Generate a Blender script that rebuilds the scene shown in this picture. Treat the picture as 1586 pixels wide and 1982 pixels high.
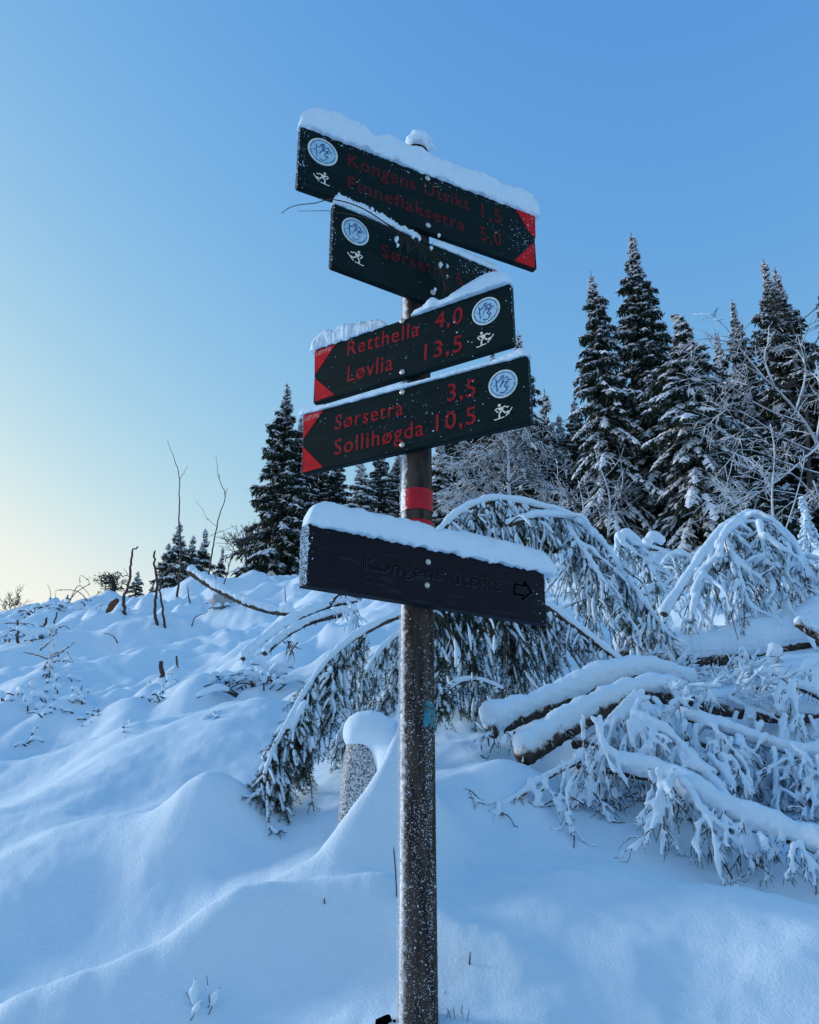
import bpy, math, random
import numpy as np
from mathutils import Vector, Matrix

for o in list(bpy.data.objects):
    bpy.data.objects.remove(o)
SC = bpy.context.scene
COL = SC.collection

# ------------------------------------------------------------------ camera
W, H, F = 1586.0, 1982.0, 1590.0
PITCH = math.radians(20.0)
CZ = 1.5
cam_d = bpy.data.cameras.new('camera')
cam = bpy.data.objects.new('camera', cam_d)
COL.objects.link(cam)
cam.location = (0, 0, CZ)
cam.rotation_euler = (math.pi / 2 + PITCH, 0, 0)
cam_d.sensor_fit = 'HORIZONTAL'
cam_d.sensor_width = 36.0
cam_d.lens = 36.0 * F / W
cam_d.clip_start = 0.05
cam_d.clip_end = 5000
SC.camera = cam

# ------------------------------------------------------------------ sky and sun
SUN_AZ = math.radians(-70)      # left of the view direction (+Y)
SUN_EL = math.radians(6)
wd = bpy.data.worlds.new('World')
SC.world = wd
wd.use_nodes = True
nt = wd.node_tree
nt.nodes.clear()
sky = nt.nodes.new('ShaderNodeTexSky')
sky.sky_type = 'NISHITA'
sky.sun_disc = False
sky.sun_elevation = SUN_EL
sky.sun_rotation = SUN_AZ
sky.altitude = 300
sky.air_density = 1.8
sky.dust_density = 1.5
sky.ozone_density = 4.0
bg = nt.nodes.new('ShaderNodeBackground')
bg.inputs['Strength'].default_value = 0.15
wo = nt.nodes.new('ShaderNodeOutputWorld')
# the colour response of a winter evening sky: per-channel contrast of the physical sky
sp_ = nt.nodes.new('ShaderNodeSeparateColor'); cb_ = nt.nodes.new('ShaderNodeCombineColor')
nt.links.new(sky.outputs[0], sp_.inputs[0])
for _i, (_a, _g) in enumerate(((.72, 1.44), (.525, .93), (.685, .33))):
    _p = nt.nodes.new('ShaderNodeMath'); _p.operation = 'POWER'; _p.inputs[1].default_value = _g
    _q = nt.nodes.new('ShaderNodeMath'); _q.operation = 'MULTIPLY'; _q.inputs[1].default_value = _a / (.15 * 2 ** 1.8)
    nt.links.new(sp_.outputs[_i], _p.inputs[0]); nt.links.new(_p.outputs[0], _q.inputs[0]); 
    _m = nt.nodes.new('ShaderNodeMath'); _m.operation = 'SMOOTH_MIN'; _m.inputs[1].default_value = (.86, .92, .84)[_i] / (.15 * 2 ** 1.8); _m.inputs[2].default_value = .5
    nt.links.new(_q.outputs[0], _m.inputs[0]); nt.links.new(_m.outputs[0], cb_.inputs[_i])
nt.links.new(cb_.outputs[0], bg.inputs[0])
nt.links.new(bg.outputs[0], wo.inputs[0])

sd = bpy.data.lights.new('sun', 'SUN')
sun = bpy.data.objects.new('sun', sd)
COL.objects.link(sun)
sd.energy = 0.6
sd.angle = math.radians(12)
sd.color = (1.0, 0.93, 0.88)
LAMP_EL = math.radians(15)
sdir = Vector((math.sin(SUN_AZ) * math.cos(LAMP_EL), math.cos(SUN_AZ) * math.cos(LAMP_EL), math.sin(LAMP_EL)))
sun.rotation_euler = sdir.to_track_quat('Z', 'Y').to_euler()
sun.location = (-20, 10, 20)

SC.render.engine = 'CYCLES'
SC.view_settings.view_transform = 'Standard'
SC.view_settings.look = 'None'
SC.view_settings.gamma = 1.0
SC.view_settings.exposure = 1.87
SC.view_settings.use_curve_mapping = False
SC.cycles.max_bounces = 6
SC.cycles.diffuse_bounces = 3

# ------------------------------------------------------------------ pixels of the photograph -> rays in the place
SP, CP = math.sin(PITCH), math.cos(PITCH)


def ray(px, py):
    u = (px - W / 2) / F
    v = (H / 2 - py) / F
    return np.array([u, CP - v * SP, SP + v * CP])


def at(px, py, Y):
    """point on the line of sight at forward distance Y"""
    d = ray(px, py)
    return d / d[1] * Y + np.array([0, 0, CZ])


# ------------------------------------------------------------------ noise
def _h(ix, iy, s):
    n = (ix.astype(np.int64) * 374761393 + iy.astype(np.int64) * 668265263 + s * 1442695041) & 0x7fffffff
    n = ((n ^ (n >> 13)) * 1274126177) & 0x7fffffff
    return (n ^ (n >> 16)) & 0xffff


def perlin(x, y, s=0):
    x = np.asarray(x, float); y = np.asarray(y, float)
    x0 = np.floor(x); y0 = np.floor(y)
    fx = x - x0; fy = y - y0
    ux = fx * fx * fx * (fx * (fx * 6 - 15) + 10)
    uy = fy * fy * fy * (fy * (fy * 6 - 15) + 10)

    def g(ax, ay):
        a = _h(x0 + ax, y0 + ay, s) * (2 * math.pi / 65536.0)
        return np.cos(a) * (fx - ax) + np.sin(a) * (fy - ay)
    a = g(0, 0) * (1 - ux) + g(1, 0) * ux
    b = g(0, 1) * (1 - ux) + g(1, 1) * ux
    return (a * (1 - uy) + b * uy) * 1.5


def fbm(x, y, o=3, s=0):
    r = 0; a = 1.0
    for i in range(o):
        r = r + a * perlin(x * 2 ** i, y * 2 ** i, s + i)
        a *= 0.5
    return r


def sstep(a, b, x):
    t = np.clip((x - a) / (b - a), 0, 1)
    return t * t * (3 - 2 * t)


def catmull(P, n):
    P = np.asarray(P, float)
    if len(P) < 3:
        t = np.linspace(0, 1, n)[:, None]
        return P[0] * (1 - t) + P[-1] * t
    Q = np.vstack([2 * P[0] - P[1], P, 2 * P[-1] - P[-2]])
    d = np.r_[0, np.cumsum(np.linalg.norm(np.diff(P, axis=0), axis=1))]
    s = np.linspace(0, d[-1], n)
    i = np.clip(np.searchsorted(d, s, 'right') - 1, 0, len(P) - 2)
    t = ((s - d[i]) / np.maximum(d[i + 1] - d[i], 1e-9))[:, None]
    a, b, c, e = Q[i], Q[i + 1], Q[i + 2], Q[i + 3]
    return .5 * (2 * b + (c - a) * t + (2 * a - 5 * b + 4 * c - e) * t * t + (3 * b - a - 3 * c + e) * t ** 3)


# ------------------------------------------------------------------ terrain height
def base(x, y):
    x = np.asarray(x, float); y = np.asarray(y, float)
    sp = 2.5 * np.logaddexp(0, (y - 29.0) / 2.5)
    Ye = np.where(y > 0, y, -8 * np.tanh(-np.minimum(y, 0) / 8) * .3) - sp * 1.16
    xl = 25 * np.tanh(x / 25)
    k = .045 + .095 * sstep(1.5, -1.5, x)
    return .04 + .36 * Ye + k * xl


BUMPS = []


def base_hit(fn, px, py, lo=.8, hi=70.):
    d = ray(px, py)
    d = d / math.hypot(d[0], d[1])
    t = np.exp(np.linspace(math.log(lo), math.log(hi), 3000))
    z = CZ + d[2] * t
    g = fn(d[0] * t, d[1] * t)
    w = np.nonzero(z < g)[0]
    i = w[0] if len(w) else len(t) - 1
    return np.array([d[0] * t[i], d[1] * t[i], float(g[i])])


def ridge(pxs, amp, wid, skew=0.0):
    """a drift following picture points laid on the slope; amp / wid per point"""
    if len(pxs[0]) == 3:                      # crest given in space: (px, py, distance)
        Q = [at(*p) for p in pxs]
        P = [q[:2] for q in Q]
        amp = [float(q[2] - T(q[0], q[1])) for q in Q]
    else:
        P = [base_hit(base, *p)[:2] for p in pxs]
    if not hasattr(amp, '__len__'): amp = [amp] * len(P)
    if not hasattr(wid, '__len__'): wid = [wid] * len(P)
    P = np.array(P); amp = np.array(amp, float)
    BUMPS.append((P, amp, np.array(wid, float), skew))
    if len(pxs[0]) == 3:                      # so that the crest really passes there
        for _ in range(3):
            z0 = np.array([float(T(q[0], q[1])) for q in P])
            amp *= np.clip(1 + (np.array([q[2] for q in Q]) - z0) / np.maximum(amp, .03), .5, 1.6)


def bumps(x, y):
    z = np.zeros_like(x)
    for P, A, Wd, sk in BUMPS:
        m = (np.abs(x - P[:, 0].mean()) < np.ptp(P[:, 0]) / 2 + 3.2 * Wd.max()) & (np.abs(y - P[:, 1].mean()) < np.ptp(P[:, 1]) / 2 + 3.2 * Wd.max())
        if not m.any(): continue
        xx = x[m]; yy = y[m]
        if len(P) == 1:
            z[m] += A[0] * np.exp(-((xx - P[0, 0]) ** 2 + (yy - P[0, 1]) ** 2) / Wd[0] ** 2); continue
        L = np.linalg.norm(np.diff(P, axis=0), axis=1).sum()
        n = int(np.clip(L / Wd.min() * 2.2, 6, 26))
        Q = catmull(np.column_stack([P, A, Wd]), n)
        D = np.gradient(Q[:, :2], axis=0); D /= np.maximum(np.linalg.norm(D, axis=1, keepdims=True), 1e-9)
        acc = np.zeros(xx.shape)
        for (qx, qy, qa, qw), d in zip(Q, D):
            rx = xx - qx; ry = yy - qy
            w = qw * (1 + sk * np.tanh((d[0] * ry - d[1] * rx) / (.35 * qw)))
            acc += (abs(qa) * np.exp(-(rx * rx + ry * ry) / w ** 2)) ** 5
        z[m] += np.sign(A.sum()) * acc ** .2 * .9
    return z


def T(x, y):
    x = np.asarray(x, float); y = np.asarray(y, float)
    shp = x.shape
    x = np.atleast_1d(x).ravel(); y = np.atleast_1d(y).ravel()
    z = base(x, y)
    r = np.hypot(x, y)
    f = sstep(60, 34, r)
    near = sstep(1.0, 5.0, r)
    # long diagonal swells of wind-packed snow
    u = x * .80 - y * .60; v = x * .60 + y * .80
    z += f * (.07 + .10 * near) * perlin(u * .55 + 3.1, v * .30 + 1.7, 5)
    z += f * .06 * perlin(u * 1.5 + .4, v * .75, 9) * sstep(.5, 3, r)
    z += f * .020 * perlin(u * 3.1 + 5.4, v * 2.0, 12) * sstep(.5, 3, r)
    z += f * .05 * np.maximum(perlin(x * 1.15 + 9.2, y * 1.0 + 3.3, 14) - .12, 0) * sstep(2.0, 3.5, r) * 2
    # buried brush and slash: soft lumps with creases
    ml = sstep(4.8, 7.5, y) * sstep(.6, -1.2, x - .04 * y) * f
    mr = sstep(4.2, 6.0, y) * sstep(.2, 1.0, x) * f
    m = np.maximum(ml, mr * .8)
    def bil(a, b, s_, k=.006):
        n = perlin(a, b, s_)
        return np.sqrt(n * n + k)
    b = bil(x * .55 + 7.7, y * .42 + 2.2, 21); b2 = bil(x * 1.5 + 1.3, y * 1.1 + .2, 22, .004)
    patch = sstep(-.15, .45, perlin(x * .3 + 5, y * .22 + 1, 61))
    z += m * (.72 * (b - .3) + .42 * (b2 - .3) * (.25 + .75 * patch)) * (.55 + .45 * sstep(6, 16, y))
    b3 = bil(x * 3.1, y * 2.3 + 4.2, 31, .004)
    z += m * (.06 + .12 * patch) * (b3 - .3) * sstep(6, 9, y)
    z += .010 * fbm(x * 5, y * 5, 3, 40) * f
    z += bumps(x, y)
    return z.reshape(shp) if shp else float(z[0])


# drifts that the photograph shows one by one
ridge([(330, 1660), (400, 1610), (470, 1600)], [.10, .21, .12], [.26, .19, .18], -.1)
ridge([(-40, 1730), (150, 1650), (300, 1620)], [.05, .06, .03], [.25, .25, .25], -.3)
ridge([(0, 1480), (160, 1450), (330, 1440), (470, 1400)], [.08, .10, .08, .05], [.3, .3, .3, .3], -.4)
ridge([(0, 1390), (120, 1370), (260, 1390)], [.10, .13, .06], [.35, .35, .35], -.4)
ridge([(860, 1570), (920, 1535), (970, 1525)], [.06, .08, .05], [.24, .24, .2])
ridge([(860, 1840), (980, 1880), (1050, 1910)], [.05, .045, .02], [.10, .10, .10])
ridge([(1230, 1890), (1330, 1810), (1420, 1770)], [.04, .05, .03], [.18, .2, .2])
ridge([(1500, 1900), (1586, 1850)], [.05, .06], [.2, .2])
ridge([(1060, 1740), (1200, 1690), (1320, 1690)], [.03, .05, .03], [.25, .25, .25])
ridge([(1250, 1275), (1330, 1262), (1420, 1250), (1500, 1225), (1600, 1180)], [.08, .2, .28, .38, .55], [.28, .3, .32, .36, .5])
ridge([(1560, 1170), (1640, 1120)], [.35, .5], [.4, .5])
ridge([(610, 1275), (640, 1265)], [.22, .2], [.25, .2])
ridge([(1080, 1640), (1130, 1560)], [-.03, -.08], [.25, .3])
ridge([(1400, 1650), (1560, 1660)], [-.10, -.16], [.16, .2])
ridge([(1130, 1510), (1060, 1480), (1010, 1470)], [-.16, -.24, -.18], [.16, .18, .14])

ridge([(-30, 1965, 2.7), (200, 1868, 2.8), (420, 1763, 2.95), (560, 1742, 3.0), (740, 1700, 3.05)], 0, [.2, .15, .13, .14, .16], -.3)
ridge([(780, 1392, 3.74), (762, 1428, 3.64), (734, 1488, 3.52), (702, 1536, 3.45), (668, 1582, 3.38), (630, 1636, 3.3), (545, 1696, 3.2), (468, 1742, 3.12)], 0, [.10, .10, .12, .13, .14, .15, .15, .14], .38)


def G(px, py):
    return base_hit(T, px, py)


# ------------------------------------------------------------------ mesh building
class MB:
    def __init__(s):
        s.v = []; s.q = []; s.t = []; s.n = 0; s.qm = []; s.tm = []

    def add(s, v, quads=None, tris=None, m=0):
        v = np.asarray(v, float).reshape(-1, 3)
        if quads is not None and len(quads):
            s.q.append(np.asarray(quads, int) + s.n); s.qm.append(np.full(len(quads), m))
        if tris is not None and len(tris):
            s.t.append(np.asarray(tris, int) + s.n); s.tm.append(np.full(len(tris), m))
        s.v.append(v); s.n += len(v)

    def mesh(s, name, mats, smooth=True):
        me = bpy.data.meshes.new(name)
        v = np.concatenate(s.v) if s.v else np.zeros((0, 3))
        q = np.concatenate(s.q) if s.q else np.zeros((0, 4), int)
        t = np.concatenate(s.t) if s.t else np.zeros((0, 3), int)
        me.vertices.add(len(v)); me.vertices.foreach_set('co', v.ravel())
        nl = q.size + t.size
        me.loops.add(nl); me.polygons.add(len(q) + len(t))
        me.loops.foreach_set('vertex_index', np.concatenate([q.ravel(), t.ravel()]).astype(np.int32))
        st = np.concatenate([np.arange(len(q)) * 4, q.size + np.arange(len(t)) * 3]).astype(np.int32)
        me.polygons.foreach_set('loop_start', st)
        mi = np.concatenate((s.qm or [np.zeros(0)]) + (s.tm or [np.zeros(0)])).astype(np.int32)
        if len(mi): me.polygons.foreach_set('material_index', mi)
        me.polygons.foreach_set('use_smooth', np.full(len(q) + len(t), smooth))
        for m in (mats if isinstance(mats, (list, tuple)) else [mats]):
            me.materials.append(m)
        me.update(calc_edges=True); me.validate()
        return me


def link(name, me, parent=None):
    o = bpy.data.objects.new(name, me)
    COL.objects.link(o)
    if parent: o.parent = parent
    return o


def tag(o, label=None, cat=None, group=None, kind=None):
    if label: o['label'] = label
    if cat: o['category'] = cat
    if group: o['group'] = group
    if kind: o['kind'] = kind
    return o


def thing(name, label, cat, loc=(0, 0, 0), group=None):
    o = link(name, None)
    o.location = tuple(float(c) for c in loc)
    return tag(o, label, cat, group)


def part(name, me, root, world=True):
    """mesh given in world coordinates, parented so that it stays where it is"""
    o = link(name, me, root)
    if world:
        o.matrix_parent_inverse = Matrix.Translation(root.location).inverted() if root.type == 'EMPTY' else root.matrix_world.inverted()
    return o


def frames(P):
    d = np.gradient(P, axis=0)
    d /= np.maximum(np.linalg.norm(d, axis=1, keepdims=True), 1e-9)
    ref = np.array([0, 0, 1.]) if abs(d[:, 2]).mean() < .8 else np.array([0, 1., 0])
    s = np.cross(d, ref); s /= np.maximum(np.linalg.norm(s, axis=1, keepdims=True), 1e-9)
    u = np.cross(s, d)
    return d, s, u


def tube(mb, P, R, n=6, m=0, sz=1.0, cap=True, rough=0, rng=None):
    P = np.asarray(P, float); k = len(P)
    R = np.broadcast_to(np.asarray(R, float), (k,))
    d, s, u = frames(P)
    a = np.arange(n) * 2 * math.pi / n
    rr = R[:, None] * np.ones(n)
    if rough: rr = rr * (1 + rough * (rng.random((k, n)) - .5))
    V = P[:, None] + s[:, None] * (np.cos(a) * rr)[..., None] + u[:, None] * (np.sin(a) * rr * sz)[..., None]
    i = np.arange(k - 1)[:, None] * n; j = np.arange(n)[None]; j2 = (j + 1) % n
    Q = np.stack([i + j, i + j2, i + n + j2, i + n + j], -1).reshape(-1, 4)
    V = V.reshape(-1, 3)
    if cap:
        V = np.vstack([V, P[0] - d[0] * R[0] * .5, P[-1] + d[-1] * R[-1] * .5])
        jj = np.arange(n); a0 = k * n
        tr = np.vstack([np.stack([jj, np.full(n, a0), (jj + 1) % n], -1),
                        np.stack([(k - 1) * n + jj, (k - 1) * n + (jj + 1) % n, np.full(n, a0 + 1)], -1)])
        mb.add(V, Q, tr, m)
    else:
        mb.add(V, Q, None, m)


def remesh(mb, name, mat, voxel=.008, smooth=3, lump=0.0, lump_scale=.05):
    me = mb.mesh(name + '_src', mat)
    o = link('tmp_remesh', me)
    md = o.modifiers.new('r', 'REMESH'); md.mode = 'VOXEL'; md.voxel_size = voxel; md.use_smooth_shade = True
    if smooth:
        sm = o.modifiers.new('s', 'SMOOTH'); sm.iterations = smooth; sm.factor = .5
    dg = bpy.context.evaluated_depsgraph_get(); dg.update()
    out = bpy.data.meshes.new_from_object(o.evaluated_get(dg))
    bpy.data.objects.remove(o); bpy.data.meshes.remove(me)
    out.name = name
    if lump:
        n = len(out.vertices)
        co = np.zeros(n * 3); out.vertices.foreach_get('co', co); co = co.reshape(-1, 3)
        no = np.zeros(n * 3); out.vertices.foreach_get('normal', no); no = no.reshape(-1, 3)
        s = 1 / lump_scale
        a = .6 * (fbm(co[:, 0] * s, co[:, 1] * s, 3, 77) + fbm(co[:, 1] * s + 7, co[:, 2] * s, 3, 78) + fbm(co[:, 2] * s, co[:, 0] * s + 3, 3, 79))
        co += no * (a * lump)[:, None]
        out.vertices.foreach_set('co', co.ravel()); out.update()
    out.polygons.foreach_set('use_smooth', np.ones(len(out.polygons), bool))
    out.materials.clear(); out.materials.append(mat)
    return out


# ------------------------------------------------------------------ materials
def mat(name, col, rough=.8, spec=.2, noise=None, bump=None, extra=None):
    """noise=(scale, second colour, lo, hi)  bump=(scale, strength, distance)"""
    m = bpy.data.materials.new(name); m.use_nodes = True
    n = m.node_tree; b = n.nodes['Principled BSDF']
    b.inputs['Base Color'].default_value = (*col, 1)
    b.inputs['Roughness'].default_value = rough
    b.inputs['Specular IOR Level'].default_value = spec
    tc = n.nodes.new('ShaderNodeTexCoord')
    vec = tc.outputs['Object']
    if extra and 'stretch' in extra:
        mp = n.nodes.new('ShaderNodeMapping'); mp.inputs['Scale'].default_value = extra['stretch']
        n.links.new(vec, mp.inputs[0]); vec = mp.outputs[0]
    if noise:
        sc, c2, lo, hi = noise
        t = n.nodes.new('ShaderNodeTexNoise'); t.inputs['Scale'].default_value = sc; t.inputs['Detail'].default_value = 5
        n.links.new(vec, t.inputs['Vector'])
        r = n.nodes.new('ShaderNodeValToRGB')
        r.color_ramp.elements[0].position = lo; r.color_ramp.elements[1].position = hi
        r.color_ramp.elements[0].color = (*col, 1); r.color_ramp.elements[1].color = (*c2, 1)
        n.links.new(t.outputs[0], r.inputs[0]); n.links.new(r.outputs[0], b.inputs['Base Color'])
        m['ramp'] = r.name
    if bump:
        t = n.nodes.new('ShaderNodeTexNoise'); t.inputs['Scale'].default_value = bump[0]; t.inputs['Detail'].default_value = 6; t.inputs['Roughness'].default_value = .65
        n.links.new(vec, t.inputs['Vector'])
        bp = n.nodes.new('ShaderNodeBump'); bp.inputs['Strength'].default_value = bump[1]; bp.inputs['Distance'].default_value = bump[2]
        n.links.new(t.outputs[0], bp.inputs['Height']); n.links.new(bp.outputs[0], b.inputs['Normal'])
    return m


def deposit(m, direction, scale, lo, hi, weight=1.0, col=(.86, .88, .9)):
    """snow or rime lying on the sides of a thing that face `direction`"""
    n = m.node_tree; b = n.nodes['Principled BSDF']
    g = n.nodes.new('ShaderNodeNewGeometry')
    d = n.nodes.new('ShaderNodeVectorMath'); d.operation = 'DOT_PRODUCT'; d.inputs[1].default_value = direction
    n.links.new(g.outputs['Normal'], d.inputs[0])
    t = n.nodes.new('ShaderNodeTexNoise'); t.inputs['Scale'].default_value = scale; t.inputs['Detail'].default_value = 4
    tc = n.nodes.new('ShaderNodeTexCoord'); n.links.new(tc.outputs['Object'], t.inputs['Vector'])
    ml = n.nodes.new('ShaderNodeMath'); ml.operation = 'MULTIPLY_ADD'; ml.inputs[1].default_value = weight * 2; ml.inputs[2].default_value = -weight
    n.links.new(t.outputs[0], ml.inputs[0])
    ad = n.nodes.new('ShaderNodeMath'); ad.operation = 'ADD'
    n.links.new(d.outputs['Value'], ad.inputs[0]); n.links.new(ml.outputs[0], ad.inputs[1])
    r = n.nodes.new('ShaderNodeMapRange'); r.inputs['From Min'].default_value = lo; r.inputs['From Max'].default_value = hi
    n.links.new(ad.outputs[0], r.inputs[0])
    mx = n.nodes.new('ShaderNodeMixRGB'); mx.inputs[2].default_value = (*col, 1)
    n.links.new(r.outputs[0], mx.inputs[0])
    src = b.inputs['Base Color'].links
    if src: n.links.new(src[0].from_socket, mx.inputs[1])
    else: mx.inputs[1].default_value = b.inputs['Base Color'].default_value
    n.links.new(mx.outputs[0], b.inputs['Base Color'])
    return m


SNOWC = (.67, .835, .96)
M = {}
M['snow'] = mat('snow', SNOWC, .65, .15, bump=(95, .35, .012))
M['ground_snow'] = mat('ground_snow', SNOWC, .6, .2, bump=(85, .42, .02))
M['tree_snow'] = mat('tree_snow', (.8, .83, .87), .8, .05)
M['needles'] = mat('needles', (.018, .030, .024), .7, .15, noise=(9, (.035, .055, .035), .35, .7))
M['near_needles'] = mat('near_needles', (.022, .034, .022), .6, .2, noise=(14, (.05, .07, .04), .4, .75))
M['bark'] = mat('bark', (.05, .042, .036), .9, .1, noise=(18, (.11, .095, .08), .35, .7), bump=(40, .6, .02))
M['rime_bark'] = deposit(mat('rime_bark', (.05, .045, .042), .9, .1, noise=(12, (.1, .09, .085), .35, .7)), (0, 0, 1), 3, -.6, .25, .5, (.74, .80, .86))
M['log_bark'] = deposit(mat('log_bark', (.04, .034, .03), .9, .1, noise=(16, (.10, .085, .075), .35, .7), bump=(45, .8, .02)), (-.2, -.2, .8), 28, .0, .5, .8)
M['twig'] = deposit(mat('twig', (.07, .05, .04), .85, .15), (-.3, 0, 1), 25, .25, .9, .6)
M['rime'] = mat('rime', (.62, .68, .74), .7, .1)
M['rust_wood'] = mat('rust_wood', (.16, .07, .035), .9, .1, noise=(20, (.06, .035, .025), .4, .65), bump=(50, .6, .02))
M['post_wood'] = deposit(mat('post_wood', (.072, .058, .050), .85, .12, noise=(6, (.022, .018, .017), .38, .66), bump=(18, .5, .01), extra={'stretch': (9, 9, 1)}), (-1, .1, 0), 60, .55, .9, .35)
M['green_paint'] = mat('green_paint', (.002, .010, .012), .5, .08, noise=(5, (.005, .018, .019), .4, .75), bump=(9, .25, .004), extra={'stretch': (1.5, 6, 12)})
M['black_wood'] = mat('black_wood', (.011, .012, .018), .65, .09, noise=(7, (.036, .044, .058), .58, .8), bump=(10, .7, .006), extra={'stretch': (1.2, 8, 14)})
M['carved'] = mat('carved', (.001, .001, .0015), .9, .0)
M['carved_highlight'] = mat('carved_highlight', (.06, .07, .09), .8, .1)
M['red_paint'] = mat('red_paint', (.60, .008, .016), .6, .12, noise=(30, (.36, .008, .014), .4, .7))
M['dull_red'] = mat('dull_red', (.20, .008, .012), .6, .2, noise=(40, (.08, .005, .008), .4, .7))
M['red_groove'] = mat('red_groove', (.22, .008, .014), .6, .2)
M['white_print'] = mat('white_print', (.74, .74, .66), .5, .3)
M['emblem_blue'] = mat('emblem_blue', (.26, .50, .64), .4, .4, noise=(60, (.42, .62, .74), .4, .65))
M['emblem_ink'] = mat('emblem_ink', (.02, .06, .22), .5, .3)
M['steel'] = mat('steel', (.5, .5, .48), .4, .5); M['steel'].node_tree.nodes['Principled BSDF'].inputs['Metallic'].default_value = .6
M['blue_paint'] = mat('blue_paint', (.03, .20, .28), .6, .2, noise=(45, (.05, .06, .06), .48, .62))
M['granite'] = mat('granite', (.10, .12, .13), .7, .3, bump=(70, .6, .01))
_n = M['granite'].node_tree
_v = _n.nodes.new('ShaderNodeTexNoise'); _v.inputs['Scale'].default_value = 130; _v.inputs['Detail'].default_value = 3
_r = _n.nodes.new('ShaderNodeValToRGB'); _r.color_ramp.elements[0].position = .40; _r.color_ramp.elements[1].position = .58
_r.color_ramp.elements[0].color = (.08, .11, .13, 1); _r.color_ramp.elements[1].color = (.56, .61, .66, 1)
_tc = _n.nodes.new('ShaderNodeTexCoord'); _n.links.new(_tc.outputs['Object'], _v.inputs['Vector'])
_n.links.new(_v.outputs[0], _r.inputs[0]); _n.links.new(_r.outputs[0], _n.nodes['Principled BSDF'].inputs['Base Color'])

# ------------------------------------------------------------------ ground: one sheet from under the camera to the horizon
_a1 = np.linspace(-math.radians(34), math.radians(34), 600)
_a2 = np.linspace(math.radians(34), 2 * math.pi - math.radians(34), 74)[1:-1]
AZ = np.concatenate([_a1, _a2])
RD = np.concatenate([np.exp(np.linspace(math.log(.15), math.log(1.7), 26))[:-1],
                     np.exp(np.linspace(math.log(1.7), math.log(36), 470))[:-1],
                     np.exp(np.linspace(math.log(36), math.log(1500), 44))])
na, nr = len(AZ), len(RD)
gx = np.sin(AZ)[None] * RD[:, None]; gy = np.cos(AZ)[None] * RD[:, None]
gz = T(gx, gy)
mb = MB()
i = np.arange(nr - 1)[:, None] * na; j = np.arange(na)[None]; j2 = (j + 1) % na
Q = np.stack([i + j, i + na + j, i + na + j2, i + j2], -1).reshape(-1, 4)
V = np.stack([gx, gy, gz], -1).reshape(-1, 3)
V = np.vstack([V, [0, 0, float(T(0., 0.))]])
mb.add(V, Q, np.stack([np.arange(na), (np.arange(na) + 1) % na, np.full(na, na * nr)], -1)[:, ::-1])
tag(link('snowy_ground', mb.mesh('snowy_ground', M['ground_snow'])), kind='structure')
# ------------------------------------------------------------------ the signpost
PX, PY = .024, 2.5
POST_TOP = at(812, 296, 2.5)[2]
POST_BOT = T(PX, PY) - .25


def post_r(z):
    t = (z - POST_BOT) / (POST_TOP - POST_BOT)
    return .0525 - .0045 * np.clip(t, 0, 1)


post_root = thing('signpost', 'round wooden trail signpost carrying five direction boards, standing in deep snow', 'signpost', (PX, PY, float(T(PX, PY))))
rng = np.random.default_rng(5)
mb = MB()
NZ, NA = 120, 40
zz = np.linspace(POST_BOT, POST_TOP, NZ); aa = np.arange(NA) * 2 * math.pi / NA
R = post_r(zz)[:, None] * np.ones(NA)
R = R * (1 + .018 * perlin(zz[:, None] * 1.2 + 0 * aa, aa[None] * 2.0 + 0 * zz[:, None], 3)) - .0025 * np.maximum(perlin(zz[:, None] * 2 + 0 * aa, aa[None] * 4 + 0 * zz[:, None], 8), 0)
V = np.stack([PX + R * np.cos(aa), PY + R * np.sin(aa), zz[:, None] + 0 * R], -1).reshape(-1, 3)
V = np.vstack([V, [PX, PY, POST_TOP + .004]])
i = np.arange(NZ - 1)[:, None] * NA; j = np.arange(NA)[None]; j2 = (j + 1) % NA
mb.add(V, np.stack([i + j, i + j2, i + NA + j2, i + NA + j], -1).reshape(-1, 4),
       np.stack([(NZ - 1) * NA + np.arange(NA), (NZ - 1) * NA + (np.arange(NA) + 1) % NA, np.full(NA, NZ * NA)], -1))
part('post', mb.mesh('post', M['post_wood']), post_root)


def post_z(py):
    return at(808, py, PY - .05)[2]


def post_patch(name, z0, z1, a0, a1, m, label=None, ragged=.0, n=40, k=10, closed=False, off=.0016, seed=0):
    """paint lying on the post between two heights and two angles"""
    r = np.random.default_rng(seed)
    a = np.linspace(a0, a1, n); t = np.linspace(0, 1, k)
    lo = z0 + ragged * fbm(a * 3, a * 0 + seed, 3, seed + 1); hi = z1 + ragged * fbm(a * 3 + 9, a * 0 + seed, 3, seed + 2)
    Z = lo[None] + (hi - lo)[None] * t[:, None]
    A = np.broadcast_to(a, Z.shape)
    if ragged:
        A = A + (ragged * 3) * fbm(Z * 30, A, 2, seed + 4) * np.where((A == a0) | (A == a1), 1, .3)
    R = post_r(Z) * 1.019 + off
    V = np.stack([PX + R * np.cos(A), PY + R * np.sin(A), Z], -1).reshape(-1, 3)
    i = np.arange(k - 1)[:, None] * n; j = np.arange(n - 1)[None]
    b = MB(); b.add(V, np.stack([i + j, i + j + 1, i + n + j + 1, i + n + j], -1).reshape(-1, 4))
    o = part(name, b.mesh(name, m), post_root)
    if label: o['label'] = label
    return o


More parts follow.
